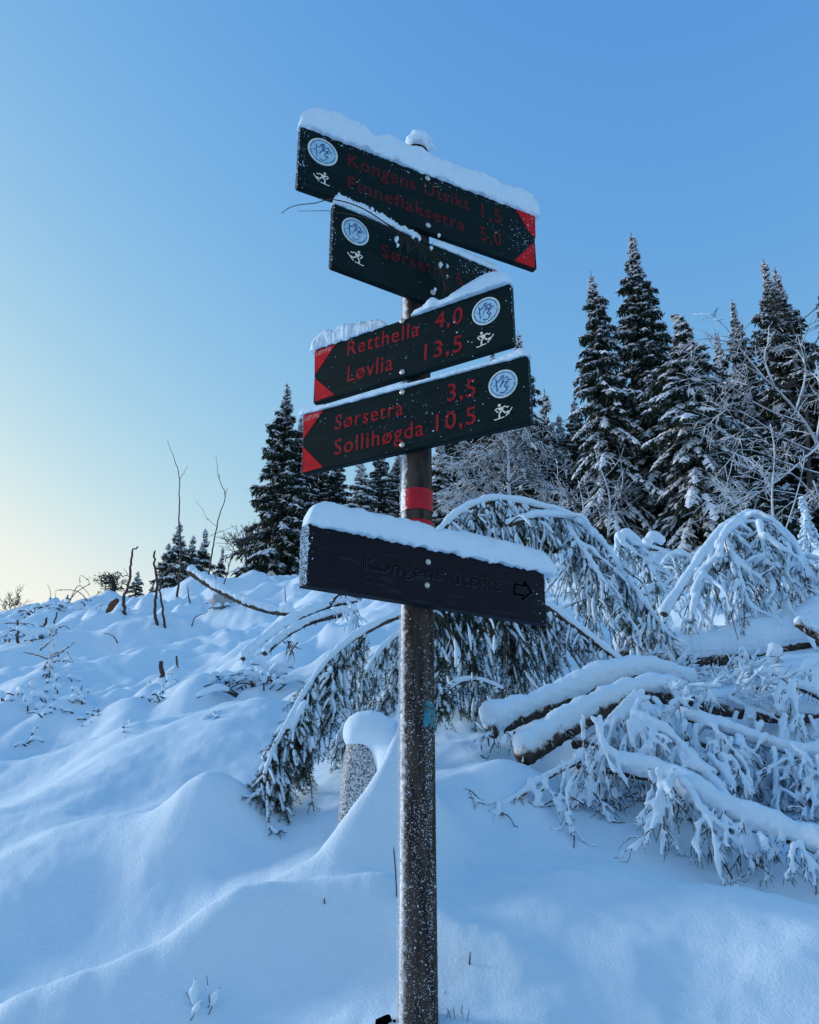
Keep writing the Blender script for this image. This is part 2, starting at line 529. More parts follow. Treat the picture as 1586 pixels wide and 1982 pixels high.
M['red_band'] = deposit(mat('red_band', (.46, .010, .028), .6, .25, noise=(25, (.33, .008, .018), .4, .7)), (-1, .1, 0), 160, .62, .72, .5)
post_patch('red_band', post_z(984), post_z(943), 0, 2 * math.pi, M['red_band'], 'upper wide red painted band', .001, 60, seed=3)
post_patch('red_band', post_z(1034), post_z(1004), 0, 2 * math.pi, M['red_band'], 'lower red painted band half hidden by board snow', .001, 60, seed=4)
post_patch('blue_paint_patch', post_z(1405), post_z(1358), -math.radians(72), -math.radians(18), M['blue_paint'], None, .011, 40, 16, seed=6)

# ------------------------------------------------------------------ boards


class Board:
    def __init__(s, name, TL, TR, BL, BR, th, m, label, round_=.01, gap=.0):
        def kk(p):
            d = ray(*p); return d[0] / d[1], d[2] / d[1]
        k = .5 * (kk(TL)[1] / kk(TR)[1] + kk(BL)[1] / kk(BR)[1])
        ul = .5 * (kk(TL)[0] + kk(BL)[0]); ur = .5 * (kk(TR)[0] + kk(BR)[0])
        c = np.array([PX, PY])

        def dist(y):
            a = np.array([ul * y, y]); b = np.array([ur * y * k, y * k])
            d = (b - a) / np.linalg.norm(b - a)
            n = np.array([d[1], -d[0]])          # towards the camera
            return (a - c) @ n, a, b, d, n
        lo, hi = 1.2, 3.2
        zt = .5 * (kk(TL)[1] + kk(TR)[1] * k); 
        want = post_r(CZ + zt * 2.4) + th + gap + .001
        for _ in range(60):
            mid = .5 * (lo + hi)
            if dist(mid)[0] > want: lo = mid
            else: hi = mid
        _, a, b, d, n = dist(lo)
        s.yl, s.k = lo, k
        s.zt = CZ + .5 * (kk(TL)[1] * lo + kk(TR)[1] * lo * k)
        s.zb = CZ + .5 * (kk(BL)[1] * lo + kk(BR)[1] * lo * k)
        s.L = np.linalg.norm(b - a); s.h = s.zt - s.zb; s.th = th
        s.d = np.array([d[0], d[1], 0]); s.n = np.array([n[0], n[1], 0])
        mid = .5 * (a + b)
        s.o = np.array([mid[0], mid[1], .5 * (s.zt + s.zb)])       # centre of the front face
        me = s.board_mesh(name, m, round_)
        ob = link(name, me, post_root)
        s.mw = Matrix(((s.d[0], -s.n[0], 0, s.o[0]), (s.d[1], -s.n[1], 0, s.o[1]), (0, 0, 1, s.o[2]), (0, 0, 0, 1)))
        ob.matrix_parent_inverse = Matrix.Translation(post_root.location).inverted()
        ob.matrix_basis = s.mw
        ob['label'] = label
        s.ob = ob

    def board_mesh(s, name, m, rd):
        # local: x along, y away from the viewer (0 = front face), z up; outline with small rounded corners
        hx, hz = s.L / 2, s.h / 2
        pts = []
        for cx, cz, a0 in ((hx - rd, hz - rd, 0), (-hx + rd, hz - rd, 90), (-hx + rd, -hz + rd, 180), (hx - rd, -hz + rd, 270)):
            for q in range(5):
                a = math.radians(a0 + q * 22.5)
                pts.append((cx + rd * math.cos(a), cz + rd * math.sin(a)))
        pts = np.array(pts)[::-1]; n = len(pts)
        e = .0035
        rings = [(.985, e * .0), (1, e), (1, s.th - e), (.985, s.th)]
        V = []
        for sc, y in rings:
            ins = e if sc < 1 else 0
            P = pts - np.sign(pts) * ins
            V.append(np.stack([P[:, 0], np.full(n, y), P[:, 1]], -1))
        V = np.vstack(V)
        b = MB()
        i = np.arange(3)[:, None] * n; j = np.arange(n)[None]; j2 = (j + 1) % n
        b.add(V, np.stack([i + j, i + n + j, i + n + j2, i + j2], -1).reshape(-1, 4))
        base_n = b.n
        b.add(np.array([[0, 0, 0], [0, s.th, 0]]), None, None)
        b.t.append(np.stack([np.full(n, base_n), np.arange(n), (np.arange(n) + 1) % n], -1)); b.tm.append(np.zeros(n))
        b.t.append(np.stack([np.full(n, base_n + 1), 3 * n + (np.arange(n) + 1) % n, 3 * n + np.arange(n)], -1)); b.tm.append(np.zeros(n))
        return b.mesh(name, m, smooth=False)

    def loc(s, px, py, off=0.0):
        """picture point -> (x, z) on the front face (or a plane `off` metres behind it)"""
        r = ray(px, py); c = np.array([0, 0, CZ])
        t = ((s.o - s.n * off - c) @ s.n) / (r @ s.n)
        p = c + r * t - s.o
        return np.array([p @ s.d, p[2]])

    def child(s, name, me, label=None):
        o = link(name, me, s.ob)
        if label: o['label'] = label
        return o

    def text(s, name, txt, a, b, cap_px, mats, outline=.009, fill=True):
        p = s.loc(*a); q = s.loc(*b)
        cap = abs(s.loc(a[0], a[1] - cap_px)[1] - p[1])
        b_ = MB()
        mi = 0
        for mode in ((0, 1) if fill else (1,)):
            cu = bpy.data.curves.new('t', 'FONT'); cu.body = txt; cu.size = 1; cu.resolution_u = 3
            cu.space_character = 1.12; cu.offset = -.010
            if mode == 1:
                cu.fill_mode = 'NONE'; cu.bevel_depth = outline; cu.bevel_resolution = 0
            o = link('t', cu)
            dg = bpy.context.evaluated_depsgraph_get(); dg.update()
            me = bpy.data.meshes.new_from_object(o.evaluated_get(dg))
            co = np.zeros(len(me.vertices) * 3); me.vertices.foreach_get('co', co); co = co.reshape(-1, 3)
            if mode == 0 or not fill: x0, x1 = co[:, 0].min(), co[:, 0].max()
            me.calc_loop_triangles()
            tr = np.zeros(len(me.loop_triangles) * 3, np.int32); me.loop_triangles.foreach_get('vertices', tr)
            sx = np.linalg.norm(q - p) / (x1 - x0); sy = cap / .70
            X = (co[:, 0] - x0) * sx; Z = co[:, 1] * sy
            ang = math.atan2(q[1] - p[1], q[0] - p[0])
            x = p[0] + X * math.cos(ang) - Z * math.sin(ang); z = p[1] + X * math.sin(ang) + Z * math.cos(ang)
            y = -co[:, 2] * sx * .4 - (.0004 if mode == 0 else .0007)
            b_.add(np.stack([x, y, z], -1), None, tr.reshape(-1, 3), mode if fill else 0)
            if not fill and len(mats) > 1:       # painted highlight along the lower lip of the carving
                b_.add(np.stack([x + .0012, y + .0003, z - .0014], -1), None, tr.reshape(-1, 3), 1)
            bpy.data.objects.remove(o); bpy.data.meshes.remove(me); bpy.data.curves.remove(cu)
        return s.child(name, b_.mesh(name, mats, smooth=False))

    def poly(s, b_, pts, y=-.0008, m=0, th=.0008):
        P = np.array(pts, float)
        ar = .5 * np.sum(P[:, 0] * np.roll(P[:, 1], -1) - P[:, 1] * np.roll(P[:, 0], -1))
        if ar < 0: P = P[::-1]
        n = len(P)
        Vf = np.stack([P[:, 0], np.full(n, y), P[:, 1]], -1); Vb = Vf + [0, th, 0]
        j = np.arange(n); j2 = (j + 1) % n
        c = np.array([[P[:, 0].mean(), y, P[:, 1].mean()]])
        b_.add(np.vstack([Vf, Vb, c]), np.stack([j, j2, n + j2, n + j], -1)[:, ::-1], np.stack([j, j2, np.full(n, 2 * n)], -1)[:, :], m)

    def stroke(s, b_, pts, w, y=-.0012, m=0):
        P = np.array(pts, float)
        for a, c in zip(P[:-1], P[1:]):
            d = c - a; L = np.linalg.norm(d)
            if L < 1e-9: continue
            d /= L; nn = np.array([-d[1], d[0]]) * w / 2; e = d * w * .35
            s.poly(b_, [a - nn - e, c - nn + e, c + nn + e, a + nn - e], y, m)

    def emblem(s, px, py, rpx, seed):
        c = s.loc(px, py); r = .5 * abs(s.loc(px, py - rpx)[1] - s.loc(px, py + rpx)[1])
        b_ = MB(); a = np.linspace(0, 2 * math.pi, 41)[:-1]
        ring = np.stack([np.cos(a), np.sin(a)], -1)
        s.poly(b_, c + ring * r, -.0010, 0, .0010)
        s.poly(b_, c + ring * r * .93, -.0016, 1, .0006)
        rg = np.random.default_rng(seed)
        # ring of small lettering-like marks
        for k in range(46):
            t = k / 46 * 2 * math.pi
            if abs(((t + math.pi / 2) % (2 * math.pi)) - 0) < .12 or abs(t - 0) < .1 or abs(t - math.pi) < .1: continue
            d = np.array([math.cos(t), math.sin(t)]); q = np.array([-d[1], d[0]])
            s.stroke(b_, [c + d * r * .82 - q * r * .03 * rg.uniform(.3, 1), c + d * r * .82 + q * r * .035], r * .05, -.0022, 2)
        # a running figure on skis, drawn with a brush
        fig = [[(-.50, .42), (-.38, .20), (-.20, .30), (-.14, .44)], [(-.12, .52), (.02, .60), (.10, .46), (-.02, .38), (-.12, .52)],
               [(.0, .36), (.12, .12), (.30, .02), (.20, -.10)], [(.12, .30), (.32, .44), (.38, .22), (.24, .10)], [(.05, .15), (-.12, -.02), (-.2, -.2)],
               [(.20, -.02), (.10, -.22), (.28, -.36), (.16, -.58)], [(.30, -.2), (.36, -.34)], [(.44, .18), (.60, .16)], [(-.62, -.05), (-.52, .02)],
               [(-.46, .25), (-.40, -.45)], [(-.05, .25), (.02, .05)], [(-.2, -.60), (-.02, -.66), (.12, -.62)], [(.28, .1), (.46, .0)]]
        for f in fig:
            s.stroke(b_, [c + np.array(p) * r for p in f], r * rg.uniform(.035, .075), -.0022, 2)
        return s.child('emblem', b_.mesh('emblem', [M['white_print'], M['emblem_blue'], M['emblem_ink']], smooth=False))

    def skier(s, px, py, wpx, flip):
        c = s.loc(px, py); w = abs(s.loc(px + wpx / 2, py)[0] - s.loc(px - wpx / 2, py)[0])
        f = -1 if flip else 1
        b_ = MB()

        def q(x, y): return c + np.array([x * f, y]) * w
        a = np.linspace(0, 2 * math.pi, 13)[:-1]
        s.poly(b_, [q(-.22 + .085 * math.cos(t), .40 + .085 * math.sin(t)) for t in a], -.0012)
        s.poly(b_, [q(-.36, .26), q(-.10, .27), q(.02, .22), (q(-.02, .02)), q(-.14, .0)], -.0012)
        s.stroke(b_, [q(-.12, .06), q(-.24, -.12), q(-.24, -.32)], w * .09)
        s.stroke(b_, [q(-.05, .05), q(.12, -.12), q(.30, -.06)], w * .09)
        s.stroke(b_, [q(-.36, .25), q(-.46, .17), q(-.32, .0)], w * .065)
        s.stroke(b_, [q(-.05, .24), q(.10, .28), q(.22, .19), q(.30, .22)], w * .065)
        s.stroke(b_, [q(-.54, -.38), q(-.46, -.41), q(.02, -.34)], w * .055)
        s.stroke(b_, [q(.14, -.30), q(.38, -.06), q(.50, .10)], w * .055)
        return s.child('skier_pictogram', b_.mesh('skier_pictogram', M['white_print'], smooth=False))

    def red_corner(s, pts, label):
        b_ = MB(); s.poly(b_, [s.loc(*p) for p in pts], -.0009)
        return s.child('red_corner', b_.mesh('red_corner', M['red_paint'], smooth=False), label)

    def bolt(s, px, py, rpx=5):
        c = s.loc(px, py); r = abs(s.loc(px + rpx, py)[0] - c[0])
        b_ = MB(); n = 14; a = np.arange(n) * 2 * math.pi / n
        V = []
        for rr, y in ((1.0, 0), (1.0, -.002), (.72, -.0045), (.35, -.0058)):
            V.append(np.stack([c[0] + r * rr * np.cos(a), np.full(n, y), c[1] + r * rr * np.sin(a)], -1))
        V = np.vstack(V + [[[c[0], -.006, c[1]]]])
        i = np.arange(3)[:, None] * n; j = np.arange(n)[None]; j2 = (j + 1) % n
        b_.add(V, np.stack([i + j, i + j2, i + n + j2, i + n + j], -1).reshape(-1, 4), np.stack([3 * n + np.arange(n), 3 * n + (np.arange(n) + 1) % n, np.full(n, 4 * n)], -1))
        return s.child('bolt', b_.mesh('bolt', M['steel']))

    def frost(s, fn, n, size, seed, ends=None):
        """loose rime flakes stuck on the board; fn(x,z in -1..1) = density"""
        rg = np.random.default_rng(seed); b_ = MB()
        x = rg.uniform(-1, 1, n * 4); z = rg.uniform(-1, 1, n * 4)
        keep = rg.random(n * 4) < fn(x, z)
        x, z = x[keep][:n], z[keep][:n]
        y = np.zeros(len(x)) - .0008
        C = np.stack([x * s.L / 2, y, z * s.h / 2], -1)
        if ends:
            for sx, cnt in ends:
                zz = rg.uniform(-1, 1, cnt); yy = rg.uniform(-.002, s.th, cnt)
                C = np.vstack([C, np.stack([np.full(cnt, sx * s.L / 2 * 1.001), yy, zz * s.h / 2 * .97], -1)])
        flakes(b_, C, size, rg)
        o = s.child('frost', b_.mesh('frost', M['snow'], smooth=False)); o['kind'] = 'stuff'
        return o


def flakes(b_, C, size, rg, aspect=.5):
    """little irregular ice grains (tetrahedra)"""
    n = len(C)
    if not n: return
    d = rg.normal(size=(n, 4, 3)); d /= np.linalg.norm(d, axis=2, keepdims=True)
    sz = size * rg.lognormal(0, .45, n)[:, None, None]
    st = np.ones((n, 1, 3)); st[:, 0, :] = rg.uniform(aspect, 1.3, (n, 3))
    V = C[:, None] + d * sz * st
    k = np.arange(n)[:, None] * 4
    t = np.concatenate([k + np.array([[0, 1, 2]]), k + np.array([[0, 3, 1]]), k + np.array([[1, 3, 2]]), k + np.array([[2, 3, 0]])])
    b_.add(V.reshape(-1, 3), None, t)


# the five boards, top to bottom
B1 = Board('sign_board', (581, 241), (1038, 417), (577, 361), (1036, 521), .026, M['green_paint'], 'topmost dark green board pointing right, red lettering Kongens Utsikt and Finneflaksetra')
B2 = Board('sign_board', (645, 391), (987, 534), (644, 515), (986, 644), .026, M['green_paint'], 'second dark green board from the top, partly hidden, lettering starting Sør')
B3 = Board('sign_board', (608, 680), (990, 543), (608, 779), (992, 670), .026, M['green_paint'], 'third dark green board pointing left, lettering Retthella and Løvlia')
B4 = Board('sign_board', (586, 803), (1023, 686), (584, 917), (1026, 818), .028, M['green_paint'], 'fourth dark green board pointing left, lettering Sørsetra and Sollihøgda')
B5 = Board('sign_board', (602, 1014), (1062, 1106), (589, 1131), (1052, 1209), .045, M['black_wood'], 'lowest board of dark weathered timber carved with Kongens utsikt and an arrow', round_=.003)

RG = [M['dull_red'], M['dull_red']]
RL = [M['red_groove'], M['red_paint']]
M['dark_letter'] = mat('dark_letter', (.17, .005, .008), .6, .15, noise=(60, (.04, .004, .006), .35, .7))
RD_ = [M['dark_letter'], M['dull_red']]
B1.text('place_name', 'Kongens Utsikt', (674, 320), (908, 407), 25, RD_)
B1.text('distance', '1,5', (933, 420), (971, 434), 27, RD_)
B1.text('place_name', 'Finneflaksetra', (674, 364), (899, 448), 25, RD_)
B1.text('distance', '5,0', (931, 464), (971, 477), 27, RD_)
B2.text('place_name', 'Sørsetra', (740, 496), (867, 540), 24, RD_)
B2.text('distance', '6', (884, 549), (895, 553), 26, RD_)
B3.text('place_name', 'Retthella', (673, 689), (811, 649), 28, RL)
B3.text('distance', '4,0', (842, 636), (894, 625), 31, RL)
B3.text('place_name', 'Løvlia', (673, 739), (760, 715), 30, RL)
B3.text('distance', '13,5', (822, 697), (894, 679), 31, RL)
B4.text('place_name', 'Sørsetra', (649, 832), (780, 802), 28, RL)
B4.text('distance', '3,5', (867, 777), (920, 766), 33, RL)
B4.text('place_name', 'Sollihøgda', (648, 881), (820, 842), 30, RL)
B4.text('distance', '10,5', (845, 835), (921, 819), 33, RL)
B5.text('carved_lettering', 'Kongens', (704, 1102), (857, 1124), 25, [M['carved'], M['carved_highlight']], outline=.02, fill=False)
B5.text('carved_lettering', 'utsikt', (876, 1129), (970, 1145), 25, [M['carved'], M['carved_highlight']], outline=.02, fill=False)
b_ = MB()
c = [B5.loc(*p) for p in ((997, 1131), (1016, 1135), (1015, 1126), (1029, 1147), (1012, 1161), (1013, 1153), (996, 1151), (997, 1131))]
B5.stroke(b_, c, .0065, -.0014)
B5.stroke(b_, [q_ + np.array([.0012, -.0014]) for q_ in c], .0065, -.0009, 1)  # highlight painted along the lower right of the arrow strokes
B5.child('carved_arrow', b_.mesh('carved_arrow', [M['carved'], M['carved_highlight']], smooth=False))
for B, e, k, wk, fl, seed in ((B1, (625, 294, 25), (622, 344), 30, True, 1), (B2, (688, 448, 25), (688, 497), 30, True, 2),
                              (B3, (941, 602, 26), (940, 655), 32, False, 3), (B4, (974, 743, 27), (975, 796), 34, False, 4)):
    B.emblem(*e, seed); B.skier(*k, wk, fl)
B1.red_corner([(1036, 416), (996, 403), (1003, 412), (1024, 447), (1037, 462)], 'red upper corner of the arrow tip')
B1.red_corner([(1035, 519), (996, 504), (1035, 468)], 'red lower corner of the arrow tip')
B2.red_corner([(986, 535), (951, 521), (986, 562)], 'red upper corner of the arrow tip')
B3.red_corner([(609.5, 681), (650, 666), (613, 721), (609.5, 726)], 'red upper corner of the arrow tip')
B3.red_corner([(609.5, 732), (648, 764), (609.5, 777)], 'red lower corner of the arrow tip')
B4.red_corner([(587.5, 804), (627, 793), (590, 846), (587.5, 851)], 'red upper corner of the arrow tip')
B4.red_corner([(586.5, 864), (625, 904), (586, 915)], 'red lower corner of the arrow tip')
LT = mat('pale_print', (.5, .25, .24), .6, .2)
B3.text('small_lettering', 'LØYPE', (612, 689), (641, 678), 7, [LT], outline=.06, fill=False)
B4.text('small_lettering', 'LØYPE', (590, 815), (618, 807), 8, [LT], outline=.06, fill=False)
for B, p in ((B1, (828, 345)), (B1, (829, 436)), (B3, (779, 621)), (B3, (779, 720)), (B4, (779, 759)), (B4, (779, 861)), (B2, (838, 566)), (B5, (829, 1088)), (B5, (827, 1133))):
    B.bolt(*p)


def den(*spots):
    def f(x, z):
        r = np.zeros_like(x)
        for cx, cz, wx, wz, a in spots: r = np.maximum(r, a * np.exp(-((x - cx) / wx) ** 2 - ((z - cz) / wz) ** 2))
        return r
    return f


B1.frost(den((.88, -.15, .14, .45, 1), (.62, -.2, .12, .3, .25), (-.1, .9, .9, .12, .5), (-.97, 0, .03, 1, 1), (.95, .7, .06, .4, .8), (-.5, -.2, .5, .8, .05), (.1, .75, .1, .3, .5)), 900, .0019, 11, ((-1, 240), (1, 60)))
B2.frost(den((.7, .75, .35, .25, 1), (-.98, 0, .02, 1, .8), (-.2, 0, .9, .9, .04)), 650, .0019, 12, ((-1, 120),))
B3.frost(den((.2, 0, 1.2, 1.2, .12), (-.8, .6, .15, .3, .3), (.97, 0, .03, 1, .3)), 330, .0017, 13, ((-1, 110), (1, 50)))
B4.frost(den((.1, .1, .45, 1.2, .3), (.7, -.1, .4, .9, .18), (-.85, .7, .1, .2, .4), (-.7, 0, .2, .8, .08)), 420, .0018, 14, ((-1, 160), (1, 60)))
B5.frost(den((.95, 0, .06, 1, .5), (-.985, 0, .015, 1.2, 1), (0, 0, 1, 1, .01), (0, .95, 1, .06, .2)), 420, .0021, 15, ((-1, 1500),))

# ------------------------------------------------------------------ rime on the post
rg = np.random.default_rng(77)
n = 95000
z = rg.uniform(POST_BOT + .2, POST_TOP - .1, n); a = rg.uniform(math.pi * .7, math.pi * 2.05, n)
left = np.clip(-np.cos(a), 0, 1)
zl = post_z(1330)
dens = np.where(z < zl, .34, .34 * np.exp(-(z - zl) / .10)) * (1 - .75 * sstep(.75, .9, np.cos(a)))
zt5 = post_z(1190)
dens = dens + sstep(.80, 1.0, left) * 1.0 * np.where(z < zt5, 1.0, .45)
dens = dens + sstep(.45, .9, left) * .5 * np.where(z < zl + .1, 1, .15)
dens = dens * np.clip(.75 + 1.1 * perlin(z * 5, a * 1.4, 4) + .6 * perlin(z * 2, a * 7, 6), .25, 1.5)
keep = rg.random(n) < np.clip(dens, 0, 1)
z, a = z[keep], a[keep]
left = np.clip(-np.cos(a), 0, 1)
R = post_r(z) * 1.012 + .001 + sstep(.85, 1, left) * rg.uniform(0, .006, len(z))
C = np.stack([PX + R * np.cos(a), PY + R * np.sin(a), z], -1)
b_ = MB()
flakes(b_, C, .0016, rg, .35)
o = part('rime', b_.mesh('rime', M['rime'], smooth=False), post_root); o['kind'] = 'stuff'


# ------------------------------------------------------------------ snow lying on the boards
def snow_on(B, px_top, label, over=.010, seed=0, lump=.004, crumb=0.0, name='snow_mound', dip=.004, width=None, yoff=0.0):
    """heap following the picture profile of its top edge, lying along the board"""
    P = np.array([B.loc(p[0], p[1], B.th * .5) for p in px_top])
    P = P[np.argsort(P[:, 0])]
    n = 150; m = 22
    x = np.linspace(P[0, 0], P[-1, 0], n)
    h = np.interp(x, P[:, 0], P[:, 1]) - B.h / 2
    k = np.ones(7) / 7
    hp = np.pad(h, 3, mode='edge'); h = np.convolve(hp, k, 'valid')
    h = np.maximum(h, .003)
    e = np.minimum(x - x[0], x[-1] - x)
    h = h * np.clip(e / .012, 0, 1) ** .5 + .0005
    rg = np.random.default_rng(seed)
    w = (width or (B.th / 2 + over)) * (.55 + .45 * np.clip(e / .02, 0, 1) ** .5) * (1 + .12 * perlin(x * 14, x * 0 + seed, seed))
    w = np.minimum(w, B.th / 2 + .3 * h + .004) if width is None else w
    a = np.linspace(-.25 * math.pi, 1.25 * math.pi, m)
    ca = np.sign(np.cos(a)) * np.abs(np.cos(a)) ** .75; sa = np.where(np.sin(a) > 0, np.abs(np.sin(a)) ** .7, -.35 * np.abs(np.sin(a)))
    yy = B.th / 2 + yoff + w[:, None] * ca[None]
    up = np.maximum(sa, 0)[None] * h[:, None]
    dn = np.minimum(sa, 0)[None] * (np.minimum(dip * 5, h * .5) * np.clip(1 + 1.3 * perlin(x * 26, x * 0 + seed, seed + 3) + .8 * perlin(x * 75, x * 0, seed + 4), .05, 2.4))[:, None]
    zz = B.h / 2 + up + dn + .0015
    nz = fbm(x[:, None] * 22 + 0 * a, a[None] * 1.3 + 0 * x[:, None], 3, seed + 5)
    big = np.clip(h[:, None] / .03, .1, 1)
    yy = yy + nz * lump * ca[None] * big; zz = zz + nz * lump * .8 * big * np.maximum(sa, .1)[None]
    if crumb:
        cz = fbm(x[:, None] * 60 + 0 * a, a[None] * 9 + x[:, None] * 25, 3, seed + 15) + .2 * rg.normal(0, .5, (n, m))
        zz = zz + crumb * np.maximum(cz, -.4) * np.maximum(sa, 0)[None]; yy = yy + crumb * .6 * cz * ca[None]
    V = np.stack([np.broadcast_to(x[:, None], yy.shape), yy, zz], -1).reshape(-1, 3)
    i = np.arange(n - 1)[:, None] * m; j = np.arange(m)[None]; j2 = (j + 1) % m
    b = MB()
    b.add(V, np.stack([i + j, i + m + j, i + m + j2, i + j2], -1).reshape(-1, 4),
          np.vstack([np.stack([np.full(m - 2, 0), np.arange(1, m - 1), np.arange(2, m)], -1), (n - 1) * m + np.stack([np.full(m - 2, 0), np.arange(2, m), np.arange(1, m - 1)], -1)]))
    o = link(name, b.mesh(name, M['snow']))
    o.matrix_world = B.mw
    return tag(o, label, 'snow')


snow_on(B1, [(579, 228), (588, 215), (600, 211), (618, 211), (650, 222), (680, 235), (702, 245), (714, 258), (722, 268), (735, 266), (760, 265), (790, 281), (830, 300), (870, 319), (930, 339), (985, 361), (1020, 374), (1036, 388), (1041, 412)],
        'thick snow cap lying along the topmost board', .014, 1, lump=.010, dip=.005)
snow_on(B5, [(592, 1000), (598, 985), (612, 974), (640, 976), (700, 990), (745, 1000), (790, 1007), (815, 1011), (840, 1026), (900, 1032), (960, 1045), (1010, 1058), (1045, 1070), (1062, 1086), (1069, 1106)],
        'thick smooth snow cap lying along the lowest carved board', .016, 2, lump=.007, dip=.005)
snow_on(B4, [(582, 800), (590, 792), (610, 789), (650, 783), (700, 767), (745, 752), (775, 745), (800, 744), (850, 731), (900, 717), (950, 704), (985, 689), (1005, 677), (1020, 671), (1027, 684)],
        'thin line of snow along the fourth board, deeper at its right end', .006, 3, lump=.002, crumb=.003, dip=.002)
snow_on(B3, [(604, 675), (610, 660), (622, 648), (634, 641), (650, 640), (664, 629), (700, 627), (722, 622), (738, 622), (752, 628)],
        'crumbly heap of snow on the left end of the third board', .008, 4, lump=.004, crumb=.0045, dip=.004)
snow_on(B3, [(800, 612), (812, 602), (826, 596), (836, 582), (844, 578), (856, 586), (880, 572), (905, 556), (930, 540), (955, 531), (975, 529), (987, 533), (991, 545)],
        'smooth wedge of snow on the right half of the third board', .02, 5, lump=.003, crumb=.002, dip=.002)
snow_on(B2, [(643, 391), (650, 378), (664, 381), (680, 391), (700, 398), (720, 410), (745, 420), (765, 436), (790, 448), (812, 458)],
        'ragged crumbly snow on the left half of the second board', .004, 6, lump=.003, crumb=.010, dip=.002)
snow_on(B2, [(835, 466), (850, 468), (880, 480), (920, 497), (950, 511), (965, 520)],
        'thin streak of snow on the right half of the second board', .002, 7, lump=.002, crumb=.004, dip=.001)

# ball of snow on the post top
me = bpy.data.meshes.new('snow_ball')
import bmesh
bm = bmesh.new(); bmesh.ops.create_icosphere(bm, subdivisions=4, radius=1)
c0 = at(812, 275, 2.5)
for v in bm.verts:
    p = np.array(v.co)
    nz = float(fbm(p[0] * 1.6 + p[2], p[1] * 1.6 - p[2], 3, 8))
    r = .050 * (1 + .16 * nz)
    f = 1.12 if p[2] < -.2 else 1.0
    v.co = (p[0] * r * f, p[1] * r * f, p[2] * r * (.82 if p[2] > 0 else 1.0))
bm.to_mesh(me); bm.free(); me.materials.append(M['snow'])
for p in me.polygons: p.use_smooth = True
o = link('snow_mound', me); o.location = tuple(c0); tag(o, 'round ball of snow sitting on the very top of the post', 'snow')

# twig caught on the second board
rg = np.random.default_rng(31)
d = MB(); nd = MB(); sn = MB()
yb = B2.yl - .03


def b2(px, py, off=.03):
    x, z = B2.loc(px, py, -off)
    return B2.o + B2.d * x + np.array([0, 0, z]) + B2.n * off


main = catmull([b2(545, 413, .02), b2(560, 402, .02), b2(580, 396, .02), b2(610, 393, .02), b2(645, 386, .02), b2(700, 402, .025), b2(760, 440, .035), b2(810, 470, .04), b2(845, 500, .04), b2(862, 560, .045)], 40)
tube(d, main, np.linspace(.0012, .0035, 40), 5)
tube(d, catmull([b2(576, 408, .02), b2(610, 408, .02), b2(645, 409, .02), b2(720, 425, .03), b2(770, 450, .035)], 20), np.linspace(.0008, .002, 20), 4)
tube(d, catmull([b2(617, 384, .02), b2(628, 385, .02), b2(645, 391, .02)], 8), .0013, 4)
for k in range(46):
    q = rg.uniform(.5, 1.0) ** .8
    p = main[int(q * 39)]
    dr = B2.d * rg.normal(.2, .7) + np.array([0, 0, -1]) * rg.uniform(.2, 1.2) + B2.n * rg.uniform(-.1, .6)
    dr /= np.linalg.norm(dr)
    L = rg.uniform(.03, .085)
    Q = catmull([p, p + dr * L * .5 + [0, 0, -.004], p + dr * L + [0, 0, -.015]], 6)
    tube(d, Q, np.linspace(.0015, .0008, 6), 3)
    for t in range(int(L * 700)):
        pp = Q[rg.integers(0, 6)] + rg.normal(0, .001, 3); dd = rg.normal(size=3); dd /= np.linalg.norm(dd); dd = dd * .8 + dr * .6
        s_ = np.cross(dd, rg.normal(size=3)); s_ /= np.linalg.norm(s_)
        nd.add([pp - s_ * .0008, pp + s_ * .0008, pp + dd * .011], None, [[0, 1, 2]])
for px, py, r in ((768, 462, .009), (770, 474, .006), (800, 455, .009), (812, 462, .006), (835, 480, .007), (852, 512, .009), (866, 515, .006), (866, 535, .005), (842, 560, .006), (783, 440, .006), (850, 455, .006), (720, 405, .007)):
    c = b2(px, py, .045)
    tube(sn, np.array([c + [0, 0, r], c + [.001, 0, 0], c + [-.001, 0, -r * 1.6]]), [r * .6, r, r * .4], 7, rough=.4, rng=rg)
tw = thing('spruce_twig', 'broken spruce twig with snow bits caught across the second board', 'twig', main[20])
part('stem', d.mesh('stem', M['bark']), tw); o = part('needles', nd.mesh('needles', M['near_needles'], False), tw); o['kind'] = 'stuff'
o = part('snow_bits', sn.mesh('snow_bits', M['snow']), tw); o['kind'] = 'stuff'
# ------------------------------------------------------------------ spruces
def kites(mb, base, d, side, L, Wd, m=0):
    """pointed leaf-like faces: base point, unit direction, unit side, length, width"""
    n = len(base)
    L = np.broadcast_to(L, (n,))[:, None]; Wd = np.broadcast_to(Wd, (n,))[:, None]
    V = np.stack([base, base + d * L * .45 + side * Wd * .5, base + d * L, base + d * L * .45 - side * Wd * .5], 1).reshape(-1, 3)
    mb.add(V, np.arange(4 * n).reshape(-1, 4), None, m)


def snow_pads(mb, base, d, side, L, Wd, th):
    """small humps of snow with thickness: a low pyramid on a kite outline"""
    n = len(base)
    L = np.broadcast_to(L, (n,))[:, None]; Wd = np.broadcast_to(Wd, (n,))[:, None]; th = np.broadcast_to(th, (n,))[:, None]
    up = np.array([0, 0, 1.])
    V = np.stack([base, base + d * L * .5 + side * Wd * .5, base + d * L, base + d * L * .5 - side * Wd * .5, base + d * L * .5 + up * th], 1).reshape(-1, 3)
    k = np.arange(n)[:, None] * 5
    t = np.concatenate([k + np.array([[0, 1, 4]]), k + np.array([[1, 2, 4]]), k + np.array([[2, 3, 4]]), k + np.array([[3, 0, 4]])])
    mb.add(V, None, t)


def unit(v):
    return v / np.maximum(np.linalg.norm(v, axis=-1, keepdims=True), 1e-9)


